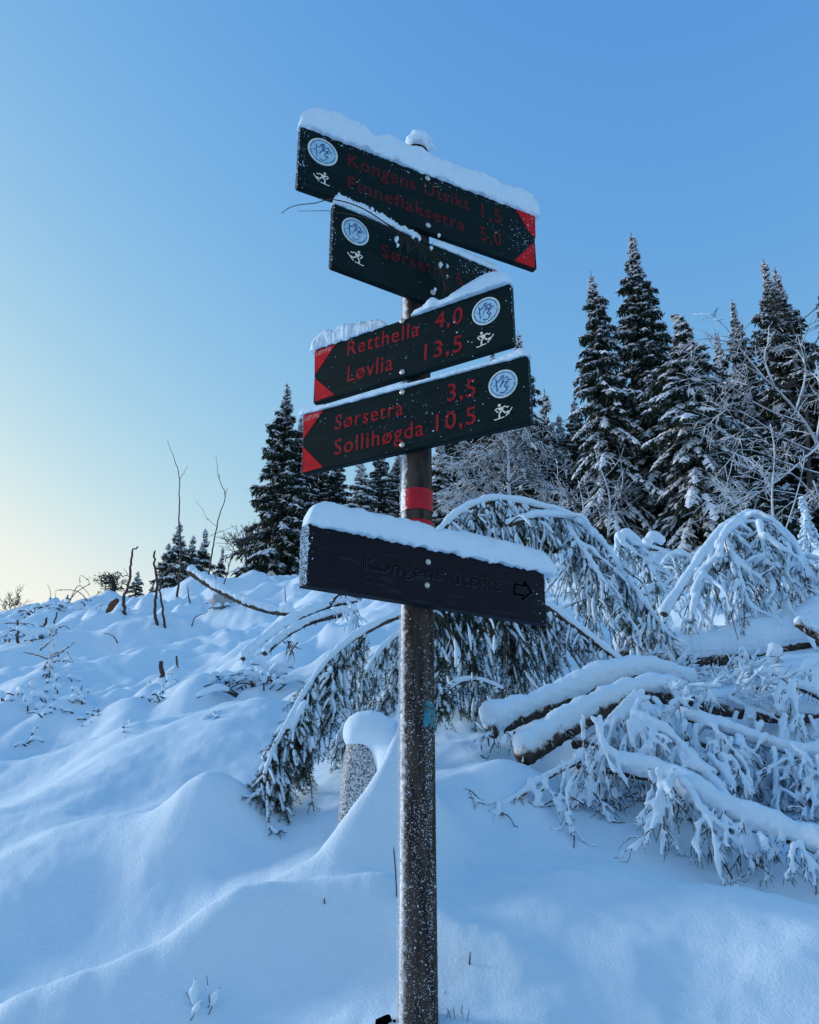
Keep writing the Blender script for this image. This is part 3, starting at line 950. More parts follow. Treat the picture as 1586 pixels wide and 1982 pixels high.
def spruce_meshes(name, h, rad, seed, snow=.5, droop=.55, dens=1.0, crown_from=.04, shape=.85, broken=0.0, ragged=.25):
    """-> trunk, crown, snow meshes of a spruce h metres high with its foot at the origin"""
    rg = np.random.default_rng(seed)
    tr = MB(); fo = MB(); sn = MB()
    k = 24
    zz = np.linspace(-.6, h * (1 - broken * .02), k)
    sway = np.cumsum(rg.normal(0, .006 * h / 10, (k, 2)), axis=0)
    r0 = .014 * h + .03
    if broken: sway += (np.clip(zz / h - .92, 0, 1) / .08)[:, None] ** 1.5 * np.array([.5, 0])
    P = np.column_stack([sway, zz])
    tube(tr, P, np.maximum(r0 * (1 - zz / h) ** .9, .012), 7, rough=.15, rng=rg)
    z = h * crown_from
    br = []
    while z < h * .975:
        q = z / h
        nb = rg.integers(5, 8) if q < .9 else rg.integers(4, 6)
        a0 = rg.uniform(0, 6.28)
        for b in range(nb):
            az = a0 + b * 2 * math.pi / nb + rg.normal(0, .25)
            Lb = rad * (1 - q) ** shape * rg.uniform(1 - ragged * 1.8, 1 + ragged * .7) * (1 - .45 * sstep(.72, 1, q)) + .03 + .018 * h * (1 - q)
            Lb *= 1 + .55 * float(perlin(z * .8 + seed, az * .9 + seed * 3, seed + 70))
            if q < .12: Lb *= .55 + 3.5 * q
            if rg.random() < .06: Lb *= .5
            br.append((z + rg.normal(0, .05 + .20 * (1 - q)) * (q > .05), az, Lb, q))
        z += (.20 + .022 * h * (1 - q)) / dens ** .5 * rg.uniform(.8, 1.2) * (.6 if q > .8 else 1)
    bz, ba, bl, bq = (np.array(c) for c in zip(*br))
    nB = len(br)
    out = np.column_stack([np.cos(ba), np.sin(ba), np.zeros(nB)])
    dr = droop * (1.15 - .9 * bq) * rg.uniform(.7, 1.3, nB)
    # a branch leaves the trunk slightly up near the top and level below, sinks, and lifts its tip
    def along(t):       # t (nB, m)
        r = bl[:, None] * t * (1 - .12 * t)
        lift = (.25 * (bq[:, None] - .35)) * bl[:, None] * t
        zz_ = bz[:, None] + lift - dr[:, None] * bl[:, None] * t ** 1.5 + .10 * bl[:, None] * np.maximum(t - .7, 0)
        cx = np.interp(bz, zz, sway[:, 0])[:, None]; cy = np.interp(bz, zz, sway[:, 1])[:, None]
        return np.stack([cx + out[:, 0, None] * r, cy + out[:, 1, None] * r, zz_], -1)
    ts = np.linspace(0, 1, 7)
    PB = along(np.broadcast_to(ts, (nB, 7)))
    for bi in range(nB):
        tube(tr, PB[bi], np.linspace(.008 + .010 * bl[bi], .004, 7), 3, cap=False)
    m = int(26 * dens)
    t = np.sort(rg.uniform(.12, 1.0, (nB, m)) ** .85, axis=1)
    B0 = along(t); B1_ = along(np.minimum(t + .03, 1.03))
    ax = unit(B1_ - B0)
    sd = np.stack([-out[:, 1], out[:, 0], np.zeros(nB)], -1)[:, None, :] * np.where(rg.random((nB, m, 1)) < .5, -1, 1)
    sl = (.30 * bl[:, None] * (1.05 - t) + .10 * np.clip(bl[:, None] / .6, .3, 1) + .05 * bl[:, None]) * rg.uniform(.6, 1.3, (nB, m))
    d2 = unit(ax * rg.uniform(.4, 1.0, (nB, m, 1)) + sd * rg.uniform(.25, 1.0, (nB, m, 1)) + np.array([0, 0, -1]) * rg.uniform(.15, .9, (nB, m, 1)))
    B0f = B0.reshape(-1, 3); d2f = d2.reshape(-1, 3); slf = sl.ravel(); axf = ax.reshape(-1, 3)
    fb = np.repeat(np.clip(bl / .6, .35, 1), m)
    # dark sprays: several narrow kites along each side twig
    for j in range(4):
        u = (j + rg.uniform(.0, .7, len(B0f))) / 4
        p = B0f + d2f * (slf * u)[:, None]
        dd = unit(d2f + rg.normal(0, .45, d2f.shape) + np.array([0, 0, -.35]))
        sv = unit(np.cross(dd, rg.normal(size=dd.shape)))
        kites(fo, p, dd, sv, slf * rg.uniform(.38, .6, len(p)) + .05 * fb, (.035 + .05 * rg.random(len(p))) * fb + .03 * slf)
    # inner dark mass close to the stem
    ni = int(nB * 5 * dens)
    bi = rg.integers(0, nB, ni); tt = rg.uniform(.02, .5, (ni, 1))
    pi_ = along_one = None
    r = bl[bi] * tt[:, 0]
    p = np.column_stack([np.interp(bz[bi], zz, sway[:, 0]) + out[bi, 0] * r, np.interp(bz[bi], zz, sway[:, 1]) + out[bi, 1] * r, bz[bi] - dr[bi] * bl[bi] * tt[:, 0] ** 1.5])
    dd = unit(out[bi] * .4 + np.array([0, 0, -1]) + rg.normal(0, .4, (ni, 3)))
    kites(fo, p, dd, unit(np.cross(dd, rg.normal(size=dd.shape))), (.22 + .15 * bl[bi]) * np.clip(bl[bi] / .5, .3, 1), (.10 + .05 * rg.random(ni)) * np.clip(bl[bi] / .5, .3, 1))
    # snow on branch backs and side twigs
    clump = .5 + .5 * np.sin(ba * 3 + bz * 1.9 + seed) * np.sin(bz * 1.1 + ba)
    ps = np.clip(snow * 1.35 * (1.25 - .7 * bq) * (.35 + 1.1 * clump) * (1 - .65 * sstep(.8, .97, bq)), 0, 1)
    keep = (rg.random((nB, m)) < ps[:, None]).ravel()
    p = B0f[keep] + [0, 0, .02]; dd = unit(d2f[keep] + np.array([0, 0, .12])); L = slf[keep]
    sv = unit(np.cross(dd, np.array([0, 0, 1.]) + rg.normal(0, .15, dd.shape)))
    snow_pads(sn, p, dd, sv, L * rg.uniform(.55, 1.0, len(p)) + .04, (.085 + .12 * rg.random(len(p)) + .11 * L) * (.7 + .6 * snow), .03 + .05 * rg.random(len(p)))
    keep = (rg.random((nB, m)) < ps[:, None] * .6).ravel()
    p = B0f[keep] + [0, 0, .03]; dd = axf[keep]
    sv = unit(np.cross(dd, np.array([0, 0, 1.]) + rg.normal(0, .1, dd.shape)))
    L = np.broadcast_to(bl[:, None], (nB, m)).ravel()[keep]
    snow_pads(sn, p, dd, sv, .12 + .13 * L, .07 + .07 * L, .03 + .04 * L * rg.random(len(p)))
    # thin snow lines on sprays
    keep = rg.random(len(B0f)) < np.broadcast_to((.25 + .5 * ps)[:, None], (nB, m)).ravel()
    u = rg.uniform(.2, .8, keep.sum())[:, None]
    p = B0f[keep] + d2f[keep] * slf[keep][:, None] * u + [0, 0, .012]
    dd = unit(d2f[keep] + rg.normal(0, .4, (keep.sum(), 3)))
    kites(sn, p, dd, unit(np.cross(dd, np.array([0, 0, 1.]) + rg.normal(0, .5, dd.shape))), .12 + .25 * slf[keep], .025 + .03 * rg.random(keep.sum()))
    return tr.mesh(name + '_trunk', M['bark']), fo.mesh(name + '_crown', M['needles'], False), sn.mesh(name + '_snow', M['tree_snow'], False)


PROTO = {}
for nm, kw in dict(
        narrow=dict(h=13.5, rad=2.3, seed=1, snow=.62, droop=.7, dens=1.25, shape=.85, ragged=.33),
        slim=dict(h=11.5, rad=2.2, seed=2, snow=.6, droop=.75, dens=1.2, shape=.82, ragged=.33),
        laden=dict(h=9.5, rad=2.7, seed=3, snow=1.1, droop=.9, dens=1.3, shape=.82, broken=1, ragged=.35),
        wide=dict(h=10.5, rad=2.55, seed=4, snow=.33, droop=.42, dens=1.2, shape=.95),
        dark=dict(h=13.0, rad=2.5, seed=5, snow=.4, droop=.45, dens=1.1, shape=.9, ragged=.3),
        small=dict(h=4.0, rad=1.15, seed=6, snow=.5, droop=.35, dens=.8, shape=.95),
        pale=dict(h=6.0, rad=1.5, seed=7, snow=1.0, droop=.6, dens=.95, shape=.9),
).items():
    PROTO[nm] = (kw['h'], spruce_meshes('spruce_' + nm, **kw))


def spruce(kind, px, py, Y, label, group, wide=1.0, rot=0.0, lean=0.0, base_drop=.05, name='spruce_tree'):
    top = at(px, py, Y)
    h0, (tr, cr, sn) = PROTO[kind]
    zb = T(top[0], Y) - base_drop
    s = (top[2] - zb) / h0
    o = thing(name, label, 'spruce tree', (top[0], Y, zb), group)
    o.scale = (s * wide, s * wide, s); o.rotation_euler = (lean, 0, rot)
    for nm, me in (('trunk', tr), ('crown', cr), ('snow_cover', sn)):
        link(nm, me, o)
    return o


GF = 'tall spruces at the forest edge'
spruce('slim', 1143, 524, 27, 'snowy spruce with blunt top, left of the tallest one on the right side', GF, .92, .3)
spruce('narrow', 1221, 450, 28, 'tallest spruce of all, slim and snowy, rising on the right side', GF, 1.0, 1.1)
spruce('laden', 1303, 590, 24.5, 'heavily snow-laden spruce with a bent top, right of the tallest one', GF, 1.0, 2.0, .03)
spruce('slim', 1345, 655, 31, 'slender spruce half hidden behind the heavily laden one', GF, .8, 4.0)
spruce('slim', 1385, 636, 35, 'narrow pointed spruce between the heavily laden one and the dark pair', GF, .7, 2.6)
spruce('dark', 1417, 580, 36, 'medium pointed dark spruce just left of the dark pair near the right edge', GF, .85, .8)
spruce('dark', 1476, 499, 33, 'taller left one of a dark pair of spruces near the right edge', GF, .95, 3.3)
spruce('wide', 1502, 516, 33.8, 'slightly shorter right one of a dark pair of spruces near the right edge', GF, .8, 5.1)
spruce('dark', 1584, 524, 30, 'dark spruce cut off by the right picture edge', GF, .8, 1.9)
spruce('wide', 559, 742, 33, 'broad dark spruce standing apart at the left end of the forest', GF, 1.0, .4)
spruce('wide', 583, 800, 33.6, 'shorter twin close against the broad dark spruce at the left end of the forest', GF, .8, 2.2)
spruce('pale', 700, 880, 25.5, 'pale snow-covered young spruce seen between the two lower boards', GF, 1.0, 1.0)
spruce('small', 1054, 752, 36, 'thin open-topped spruce right of the fourth board', GF, .62, .2)
spruce('slim', 1003, 640, 34, 'spruce peeking out right of the third board', GF, .85, 5.0)
spruce('dark', 952, 668, 35, 'spruce half hidden behind the right half of the third board', GF, .8, 4.0)
spruce('pale', 850, 850, 27, 'snowy spruce partly hidden by the post beside the frosted bush', GF, 1.1, 2.0)
GB = 'dark spruces crowded in the back row'
for k, (px, py, Y, kd, w) in enumerate(((620, 830, 35, 'dark', 1.1), (655, 870, 34, 'wide', 1.1), (735, 850, 33, 'dark', 1.2), (770, 860, 36, 'dark', 1.1), (800, 800, 38, 'wide', 1.1), (880, 760, 37, 'dark', 1.2),
                                         (920, 750, 39, 'wide', 1.2), (1080, 800, 36, 'dark', 1.2), (1020, 820, 33, 'wide', 1.1), (1180, 700, 34, 'dark', 1.2), (1262, 700, 33, 'wide', 1.1), (1110, 770, 33, 'wide', 1.1),
                                         (1330, 740, 36, 'dark', 1.2), (1370, 730, 38, 'wide', 1.1), (1440, 690, 39, 'dark', 1.2), (1530, 690, 36, 'wide', 1.1), (1560, 720, 33, 'dark', 1.1), (1450, 760, 30, 'dark', 1.1), (1390, 800, 31, 'dark', 1.1))):
    spruce(kd, px, py, Y, 'dark spruce crowded into the shadowy back row of the forest', GB, w, k * 1.37)
GS = 'small spruces on the left skyline'
spruce('small', 349, 1010, 30, 'taller front one of the young spruces on the left skyline', GS, 1.0, .2)
spruce('small', 376, 1035, 31, 'middle young spruce of the clump on the left skyline', GS, .9, 1.7)
spruce('small', 399, 1022, 31.5, 'right young spruce of the clump on the left skyline', GS, .85, 3.0)
spruce('small', 327, 1050, 30.5, 'low left young spruce of the clump on the left skyline', GS, 1.0, 4.2)
spruce('small', 267, 1105, 30, 'small snowy spruce right of the flat-topped pine', GS, 1.2, 5.0)
spruce('small', 297, 1128, 30, 'tiny spruce between the small snowy spruce and the young clump', GS, 1.0, 2.0)
spruce('small', 132, 1150, 28, 'tiny dark spruce left of the flat-topped pine', GS, 1.3, .9)
spruce('small', 432, 1058, 32, 'thin low spruce left of the broad dark spruce', GS, .7, 2.9)
spruce('small', 112, 1166, 27, 'tiniest dark spruce tip farther left on the skyline', GS, 1.3, .1)


# ------------------------------------------------------------------ bare trees and saplings
def limb(mb, P, r0, r1, n=5, m=0):
    tube(mb, P, np.linspace(r0, r1, len(P)), n, m)


def grow(mb, p, d, L, r, depth, rg, spread=.6, kids=5, grav=-.05, bend=.22, k=7, sides=4, minr=.004, ratio=.62):
    """a forking branch and its twigs"""
    P = [np.array(p, float)]; dd = unit(np.array(d, float))
    for i in range(k - 1):
        dd = unit(dd + rg.normal(0, bend, 3) * .5 + np.array([0, 0, grav]))
        P.append(P[-1] + dd * L / (k - 1))
    P = np.array(P)
    tube(mb, P, np.maximum(np.linspace(r, r * .45, k), minr), sides if depth > 1 else 3, cap=False)
    if depth <= 0: return
    for c in range(kids):
        t = rg.uniform(.25, 1.0); i = min(int(t * (k - 1)), k - 2)
        ax = unit(P[i + 1] - P[i])
        s = unit(np.cross(ax, rg.normal(size=3)))
        nd_ = unit(ax * (1 - spread * .5) + s * spread)
        q = P[i] + (P[i + 1] - P[i]) * (t * (k - 1) - i)
        grow(mb, q, nd_, L * ratio * rg.uniform(.6, 1.15) * (1.15 - .4 * t), max(r * .5, minr), depth - 1, rg, spread, kids, grav, bend, max(k - 1, 4), sides, minr, ratio)


def bare_tree(name, label, cat, group, trunk_pts, Y, r0, limbs, seed, m='rime_bark', depth=3, kids=5, L=1.2, spread=.7, grav=-.06, minr=.006, twigs_from=.3, ratio=.62, ntw=16):
    """trunk through picture points at distance Y, limbs spread over it"""
    rg = np.random.default_rng(seed)
    P = np.array([at(px, py, Y + (p[2] if len(p) > 2 else 0)) for p in trunk_pts for px, py in [p[:2]]])
    P[0][2] = min(P[0][2], T(P[0][0], P[0][1]) - .05) if P[0][2] < T(P[0][0], P[0][1]) + .6 else P[0][2]
    C = catmull(P, max(10, 6 * len(P)))
    a = MB(); b = MB()
    tube(a, C, np.linspace(r0, max(r0 * .25, minr), len(C)), 7, rough=.12, rng=rg)
    for lp in limbs:
        LP = catmull(np.array([at(p[0], p[1], Y + (p[2] if len(p) > 2 else 0)) for p in lp]), 9)
        tube(a, LP, np.linspace(r0 * .5, minr, 9), 5)
        for c in range(ntw // 2):
            i = rg.integers(2, 8); ax = unit(LP[i + 1] - LP[i]) if i < 8 else unit(LP[8] - LP[7])
            grow(b, LP[i], unit(ax + unit(np.cross(ax, rg.normal(size=3))) * spread), L * rg.uniform(.6, 1), r0 * .22, depth - 1, rg, spread, kids, grav, minr=minr, ratio=ratio)
    for c in range(ntw):
        t = rg.uniform(twigs_from, 1); i = min(int(t * (len(C) - 1)), len(C) - 2); ax = unit(C[i + 1] - C[i])
        grow(b, C[i], unit(ax * .6 + unit(np.cross(ax, rg.normal(size=3)))), L * rg.uniform(.6, 1.1) * (1.2 - .6 * t), r0 * .3, depth, rg, spread, kids, grav, minr=minr, ratio=ratio)
    root = thing(name, label, cat, (P[0][0], P[0][1], P[0][2]), group)
    part('trunk', a.mesh('trunk', M[m]), root)
    part('twigs', b.mesh('twigs', M[m], False), root)['kind'] = 'stuff'
    return root


GT = 'frosted leafless trees'
bare_tree('bare_tree', 'big frosted leafless tree arching in from the right picture edge', 'bare tree', GT,
          [(1640, 1090), (1612, 960), (1588, 870), (1545, 800), (1490, 740), (1440, 705)], 20, .075,
          [[(1590, 880), (1520, 850), (1440, 800), (1380, 790)], [(1560, 820), (1480, 790), (1400, 740), (1360, 735)], [(1600, 920), (1530, 900), (1450, 870), (1375, 880)], [(1540, 800), (1560, 720), (1545, 650)],
           [(1490, 745), (1420, 660), (1395, 650)], [(1610, 960), (1560, 960), (1480, 950), (1400, 985)], [(1500, 750), (1480, 690), (1500, 640)], [(1580, 860), (1590, 780), (1580, 700)]], 11, depth=3, kids=4, L=1.45, minr=.0075, grav=-.07, ntw=8)
bare_tree('bare_tree', 'frosted leafless tree with a low limb slanting above the arched snowy fir at right', 'bare tree', GT,
          [(1620, 1110), (1600, 1010), (1575, 930)], 17, .06,
          [[(1590, 860), (1500, 935), (1400, 990), (1330, 1015)], [(1600, 1000), (1550, 930), (1500, 900)]], 12, depth=2, kids=5, L=1.1, minr=.010, grav=-.12, ntw=6)
bare_tree('bare_tree', 'faint leafless tree behind the dark pair at the right edge', 'bare tree', GT,
          [(1570, 1000), (1560, 760), (1548, 600)], 29, .09, [[(1556, 720), (1590, 640)], [(1553, 680), (1520, 600)]], 13, depth=3, kids=4, L=1.7, minr=.012, grav=.04, spread=.5, m='bark', ntw=5)
bare_tree('frosted_bush', 'round frosted leafless bush between the post and the snowy spruces', 'bush', None,
          [(985, 1040), (986, 960), (984, 880), (980, 830)], 19, .07,
          [[(985, 960), (940, 930), (900, 940), (872, 965)], [(985, 940), (1030, 915), (1060, 935)], [(984, 900), (930, 865), (890, 880)], [(984, 890), (1020, 850), (1040, 850)], [(986, 985), (930, 960), (880, 985)], [(985, 870), (960, 835)], [(1010, 1000), (960, 975), (900, 975)]], 14, depth=3, kids=5, L=.95, minr=.0075, grav=-.06, ntw=18)
bare_tree('frosted_bush', 'frosted leafless undergrowth at the foot of the blunt-topped spruce', 'bush', None,
          [(1125, 1050), (1130, 990), (1120, 930)], 22, .04, [[(1128, 1010), (1090, 950), (1075, 930)], [(1130, 1000), (1170, 940), (1200, 930)], [(1125, 1040), (1190, 990), (1230, 1010)]], 15, depth=2, kids=5, L=1.2, minr=.010, grav=-.02, ntw=10)
bare_tree('bare_tree', 'young frosted leafless tree with twin stems in front of the laden spruce', 'bare tree', GT,
          [(1178, 1040), (1180, 960), (1160, 900), (1152, 870)], 22, .035, [[(1178, 1010), (1205, 940), (1200, 880)]], 16, depth=2, kids=3, L=.9, minr=.010, grav=.02, ntw=8)
bare_tree('bare_tree', 'slim frosted leafless stems rising left of the arched snowy fir at right', 'bare tree', GT,
          [(1500, 1040), (1495, 960), (1500, 880), (1492, 820)], 16, .03, [[(1520, 1030), (1545, 950), (1560, 880)], [(1497, 950), (1470, 900)]], 17, depth=2, kids=3, L=.8, minr=.009, grav=.0, ntw=8)
bare_tree('frosted_bush', 'faint leafless bush on the skyline left of the broad dark spruce', 'bush', None,
          [(478, 1100), (474, 1050), (468, 1030)], 29, .035, [[(476, 1080), (455, 1040)], [(476, 1070), (490, 1030)], [(470, 1090), (445, 1050)]], 18, depth=2, kids=4, L=.8, minr=.009, grav=.03, ntw=8, m='bark')
bare_tree('frosted_bush', 'faint leafless bush at the far left of the skyline', 'bush', None,
          [(12, 1205), (20, 1180), (26, 1158)], 27, .02, [[(20, 1190), (40, 1160)], [(15, 1190), (8, 1165)]], 19, depth=2, kids=4, L=.6, minr=.007, grav=.02, ntw=8, m='bark')


def sapling(label, Y, stems, r0, seed, name='bare_sapling', m='twig', cat='sapling', minr=.004):
    rg = np.random.default_rng(seed)
    b = MB(); p0 = None
    g0 = G(*stems[0]['p'][0][:2])
    if g0[1] < 45: Y = float(g0[1])
    for s in stems:
        P = np.array([at(p[0], p[1], Y + (p[2] if len(p) > 2 else 0)) for p in s['p']])
        if s.get('root', True): P[0][2] = min(P[0][2], T(P[0][0], P[0][1])) - .05
        if p0 is None: p0 = P[0]
        C = catmull(P, 5 * len(P))
        C[1:-1] += rg.normal(0, r0 * .25, C[1:-1].shape)
        tube(b, C, np.linspace(s.get('r', r0), s.get('r1', minr), len(C)), 6)
        ln = np.linalg.norm(C[-1] - C[0])
        if ln > .5 and Y > 5:
            for k in range(int(rg.integers(0, 3))):
                i = int(rg.integers(len(C) // 3, len(C) - 1)); ax = unit(C[i + 1] - C[i])
                dd = unit(ax * .8 + rg.normal(0, .6, 3)); l = min(ln, 1.2) * rg.uniform(.06, .16)
                tube(b, catmull([C[i], C[i] + dd * l * .5, C[i] + (dd + [0, 0, .3]) * l], 5), np.linspace(.0006, .0003, 5) * Y, 4)
    root = thing(name, label, cat, p0)
    part('stem', b.mesh('stem', M[m]), root)
    return root


# the bare stems along the left skyline
sapling('tallest thin bare sapling on the left skyline, forked near its top', 20, [dict(p=[(343, 1155), (350, 1085), (347, 1000), (347, 925), (336, 885), (324, 852)]), dict(p=[(348, 928), (356, 915), (363, 902)], root=False, r=.008)], .028, 41)
sapling('second tall thin bare sapling with a long side twig, right of the tallest', 19, [dict(p=[(404, 1112), (414, 1050), (424, 1000), (436, 960), (424, 925), (418, 880)]), dict(p=[(436, 962), (440, 955)], root=False, r=.008), dict(p=[(405, 1038), (430, 1028), (457, 1017)], root=False, r=.008), dict(p=[(420, 1020), (398, 1000), (392, 985), (378, 970)], root=False, r=.007)], .026, 42)
sapling('crooked bare stem with a hooked tip left of the young spruces', 16, [dict(p=[(243, 1190), (240, 1160), (250, 1125), (253, 1095), (256, 1070), (267, 1058)], r1=.018), dict(p=[(253, 1120), (240, 1100)], root=False, r=.008)], .036, 43)
sapling('wavy bare stem with a blunt tip in front of the young spruces', 15, [dict(p=[(305, 1210), (300, 1180), (304, 1130), (299, 1090), (300, 1066)], r1=.016), dict(p=[(326, 1168), (310, 1135), (320, 1110), (345, 1085)], r=.022, r1=.008)], .026, 44)
sapling('short thin bare stem below the young spruces', 15, [dict(p=[(369, 1168), (365, 1150), (362, 1128)])], .02, 45)
sapling('pair of thin crossing twigs right of the second tall sapling', 17, [dict(p=[(430, 1135), (440, 1110), (452, 1060), (456, 1040)], r1=.005), dict(p=[(424, 1130), (414, 1105)], r1=.005)], .018, 46)
sapling('looping bare brambles on the far left crest', 22, [dict(p=[(175, 1165), (150, 1145), (110, 1143), (108, 1160)], r1=.006), dict(p=[(120, 1165), (150, 1145), (172, 1130), (165, 1118), (155, 1115), (155, 1135)], r1=.005), dict(p=[(135, 1150), (150, 1135), (168, 1145), (178, 1165)], r1=.005), dict(p=[(98, 1175), (98, 1150), (92, 1130)], r1=.004), dict(p=[(85, 1180), (72, 1168)], r1=.005)], .016, 47, 'bramble', cat='brush')
sapling('leaning pair of bare posts in the left slash heap', 14, [dict(p=[(84, 1224), (90, 1195)], r=.03, r1=.022), dict(p=[(103, 1200), (110, 1185)], r=.02, r1=.015)], .03, 48, 'dry_sapling', cat='dead sapling')
sapling('thin upright dead stem at the left edge of the slash', 13, [dict(p=[(36, 1245), (34, 1200)], r1=.015), dict(p=[(28, 1220), (20, 1222), (14, 1230)], root=False, r=.012), dict(p=[(10, 1207), (60, 1206)], root=False, r=.01)], .024, 49, 'dry_sapling', cat='dead sapling')
sapling('snowy forked dead sapling sticking out of the slope at left', 10, [dict(p=[(98, 1300), (102, 1260), (103, 1225), (104, 1208)], r=.03, r1=.012), dict(p=[(103, 1230), (115, 1214), (128, 1212), (135, 1218)], root=False, r=.014, r1=.008), dict(p=[(78, 1258), (98, 1240)], root=False, r=.014, r1=.01), dict(p=[(104, 1270), (125, 1257), (145, 1242)], root=False, r=.014, r1=.008), dict(p=[(98, 1275), (75, 1268), (45, 1262)], root=False, r=.016, r1=.008), dict(p=[(104, 1265), (128, 1262), (142, 1280)], root=False, r=.012, r1=.007), dict(p=[(102, 1280), (120, 1278), (142, 1282)], root=False, r=.012, r1=.007), dict(p=[(92, 1280), (86, 1292), (76, 1300)], root=False, r=.012, r1=.008), dict(p=[(80, 1255), (82, 1240)], root=False, r=.009)], .03, 50, 'dead_sapling', 'rime_bark')
sapling('thin arched twig in the snow below the crooked stem', 11, [dict(p=[(232, 1245), (220, 1232), (200, 1225)], r1=.005)], .012, 51, 'snow_twig', cat='twig')
sapling('small forked twig poking from the snow left of the fallen pole', 10, [dict(p=[(370, 1212), (378, 1195), (395, 1188), (403, 1183)], r1=.005)], .012, 52, 'snow_twig', cat='twig')
sapling('broken stub pointing up out of the mid slope', 8, [dict(p=[(316, 1310), (311, 1280)], r=.025, r1=.022), dict(p=[(296, 1325), (290, 1318)], r=.012)], .025, 53, 'broken_stub', cat='stub')
sapling('thin short stick beside the broken stub on the mid slope', 8, [dict(p=[(345, 1292), (342, 1270)], r1=.01)], .012, 54, 'snow_twig', cat='twig')
sapling('slim straight stick standing left of the upper fallen limbs', 7.5, [dict(p=[(553, 1165), (552, 1135)], r1=.008)], .009, 55, 'snow_twig', cat='twig')
sapling('straight dark reed just left of the post', 2.62, [dict(p=[(770, 1738), (766, 1690), (762, 1640)], r=.0022, r1=.0022)], .002, 56, 'reed', cat='reed', minr=.002)
sapling('tiny twig tip poking from the drift left of the post', 2.9, [dict(p=[(630, 1752), (628, 1738)], r=.003, r1=.002)], .003, 57, 'snow_twig', cat='twig', minr=.002)
sapling('tiny twig standing in the snow right of the post', 2.55, [dict(p=[(908, 1868), (910, 1842)], r=.003, r1=.002)], .003, 58, 'snow_twig', cat='twig', minr=.002)
sapling('dark twig at the right picture edge low in the snow', 3.1, [dict(p=[(1574, 1735), (1580, 1710), (1588, 1690)], r=.004, r1=.003), dict(p=[(1581, 1700), (1575, 1694)], root=False, r=.002)], .004, 59, 'snow_twig', cat='twig', minr=.002)
sapling('stub of a twig beside the post near the bottom', 2.45, [dict(p=[(850, 1925), (862, 1918)], r=.002, r1=.0015)], .002, 60, 'snow_twig', cat='twig', minr=.0015)

# the flat-topped pine and the brown stump on the left crest
rg = np.random.default_rng(91)
a = MB(); f = MB()
Yp = 26
P = catmull(np.array([at(221, 1165, Yp), at(221, 1140, Yp), at(219, 1122, Yp), at(216, 1114, Yp)]), 10); P[0][2] -= .3
tube(a, P, np.linspace(.06, .025, 10), 6)
for k in range(17):
    px, py = rg.uniform(190, 231), 1113 + 7 * rg.integers(0, 5) + rg.uniform(-1, 1)
    py += max(222 - px, 0) * .35
    q = at(px, py, Yp + rg.uniform(-.8, .8))
    i = rg.integers(3, 10)
    tube(a, np.array([P[i], (P[i] + q) / 2 + [0, 0, .08], q]), [.018, .012, .006], 4)
    n = 46
    dd = unit(rg.normal(size=(n, 3)) * [1, 1, .5] + [-.3, 0, .3])
    kites(f, q + rg.normal(0, .08, (n, 3)) * [1.8, 1.3, .4], dd, unit(np.cross(dd, rg.normal(size=(n, 3)))), .13, .03)
root = thing('pine_tree', 'small flat-topped pine leaning left on the left skyline', 'pine tree', P[0])
part('trunk', a.mesh('trunk', M['bark']), root); part('crown', f.mesh('crown', M['needles'], False), root)
a = MB()
Ys = 17
tube(a, catmull(np.array([at(214, 1200, Ys), at(217, 1180, Ys), at(222, 1168, Ys), at(228, 1160, Ys)]), 9), [.13, .14, .13, .12, .11, .10, .09, .07, .04], 8, rough=.25, rng=rg)
o = thing('tree_stump', 'reddish brown broken stump leaning on the left crest', 'stump', at(214, 1195, Ys)); part('wood', a.mesh('wood', M['rust_wood']), o)
# ------------------------------------------------------------------ snow-laden fallen wood
def pts(lst, Y=None):
    return np.array([at(p[0], p[1], p[2] if len(p) > 2 else Y) for p in lst])


def laden(dk, sn, P, r0, r1, s0, s1, rng, hang=.35, gap=0.0, lift=.55, sides=6, rough=.3):
    """dark limb with a roll of snow lying along its back; s = snow radius"""
    k = len(P)
    rb = np.linspace(r0, r1, k)
    if dk is not None: tube(dk, P, rb, sides, rough=.18, rng=rng)
    d, s, u = frames(P)
    hz = np.sqrt(np.clip(1 - d[:, 2] ** 2, 0, 1))
    ph = rng.uniform(0, 99)
    arc = np.r_[0, np.cumsum(np.linalg.norm(np.diff(P, axis=0), axis=1))]
    fq = min(1.0, .055 / max(s0, s1))
    nz = perlin(arc * 5 * fq + ph, arc * 0 + ph, 3) + .5 * perlin(arc * 14 * fq + ph, arc * 0, 4)
    sr = np.linspace(s0, s1, k) * (hang + (1 - hang) * hz) * (1 + rough * nz)
    if gap:
        g = perlin(arc * 3.1 + ph + 50, arc * 0 + 2, 6)
        sr = sr * sstep(-.25 - (1 - gap) * .8, .1 - (1 - gap) * .8, g)
    C = P + np.array([0, 0, 1.]) * ((rb * .45 + sr * lift) * hz)[:, None] + u * 0
    ok = sr > .0025
    i = 0
    while i < k:
        if ok[i]:
            j = i
            while j + 1 < k and ok[j + 1]: j += 1
            if j - i >= 2: tube(sn, C[i:j + 1], sr[i:j + 1], 8 if s0 < .05 else 18)
            i = j + 1
        else: i += 1


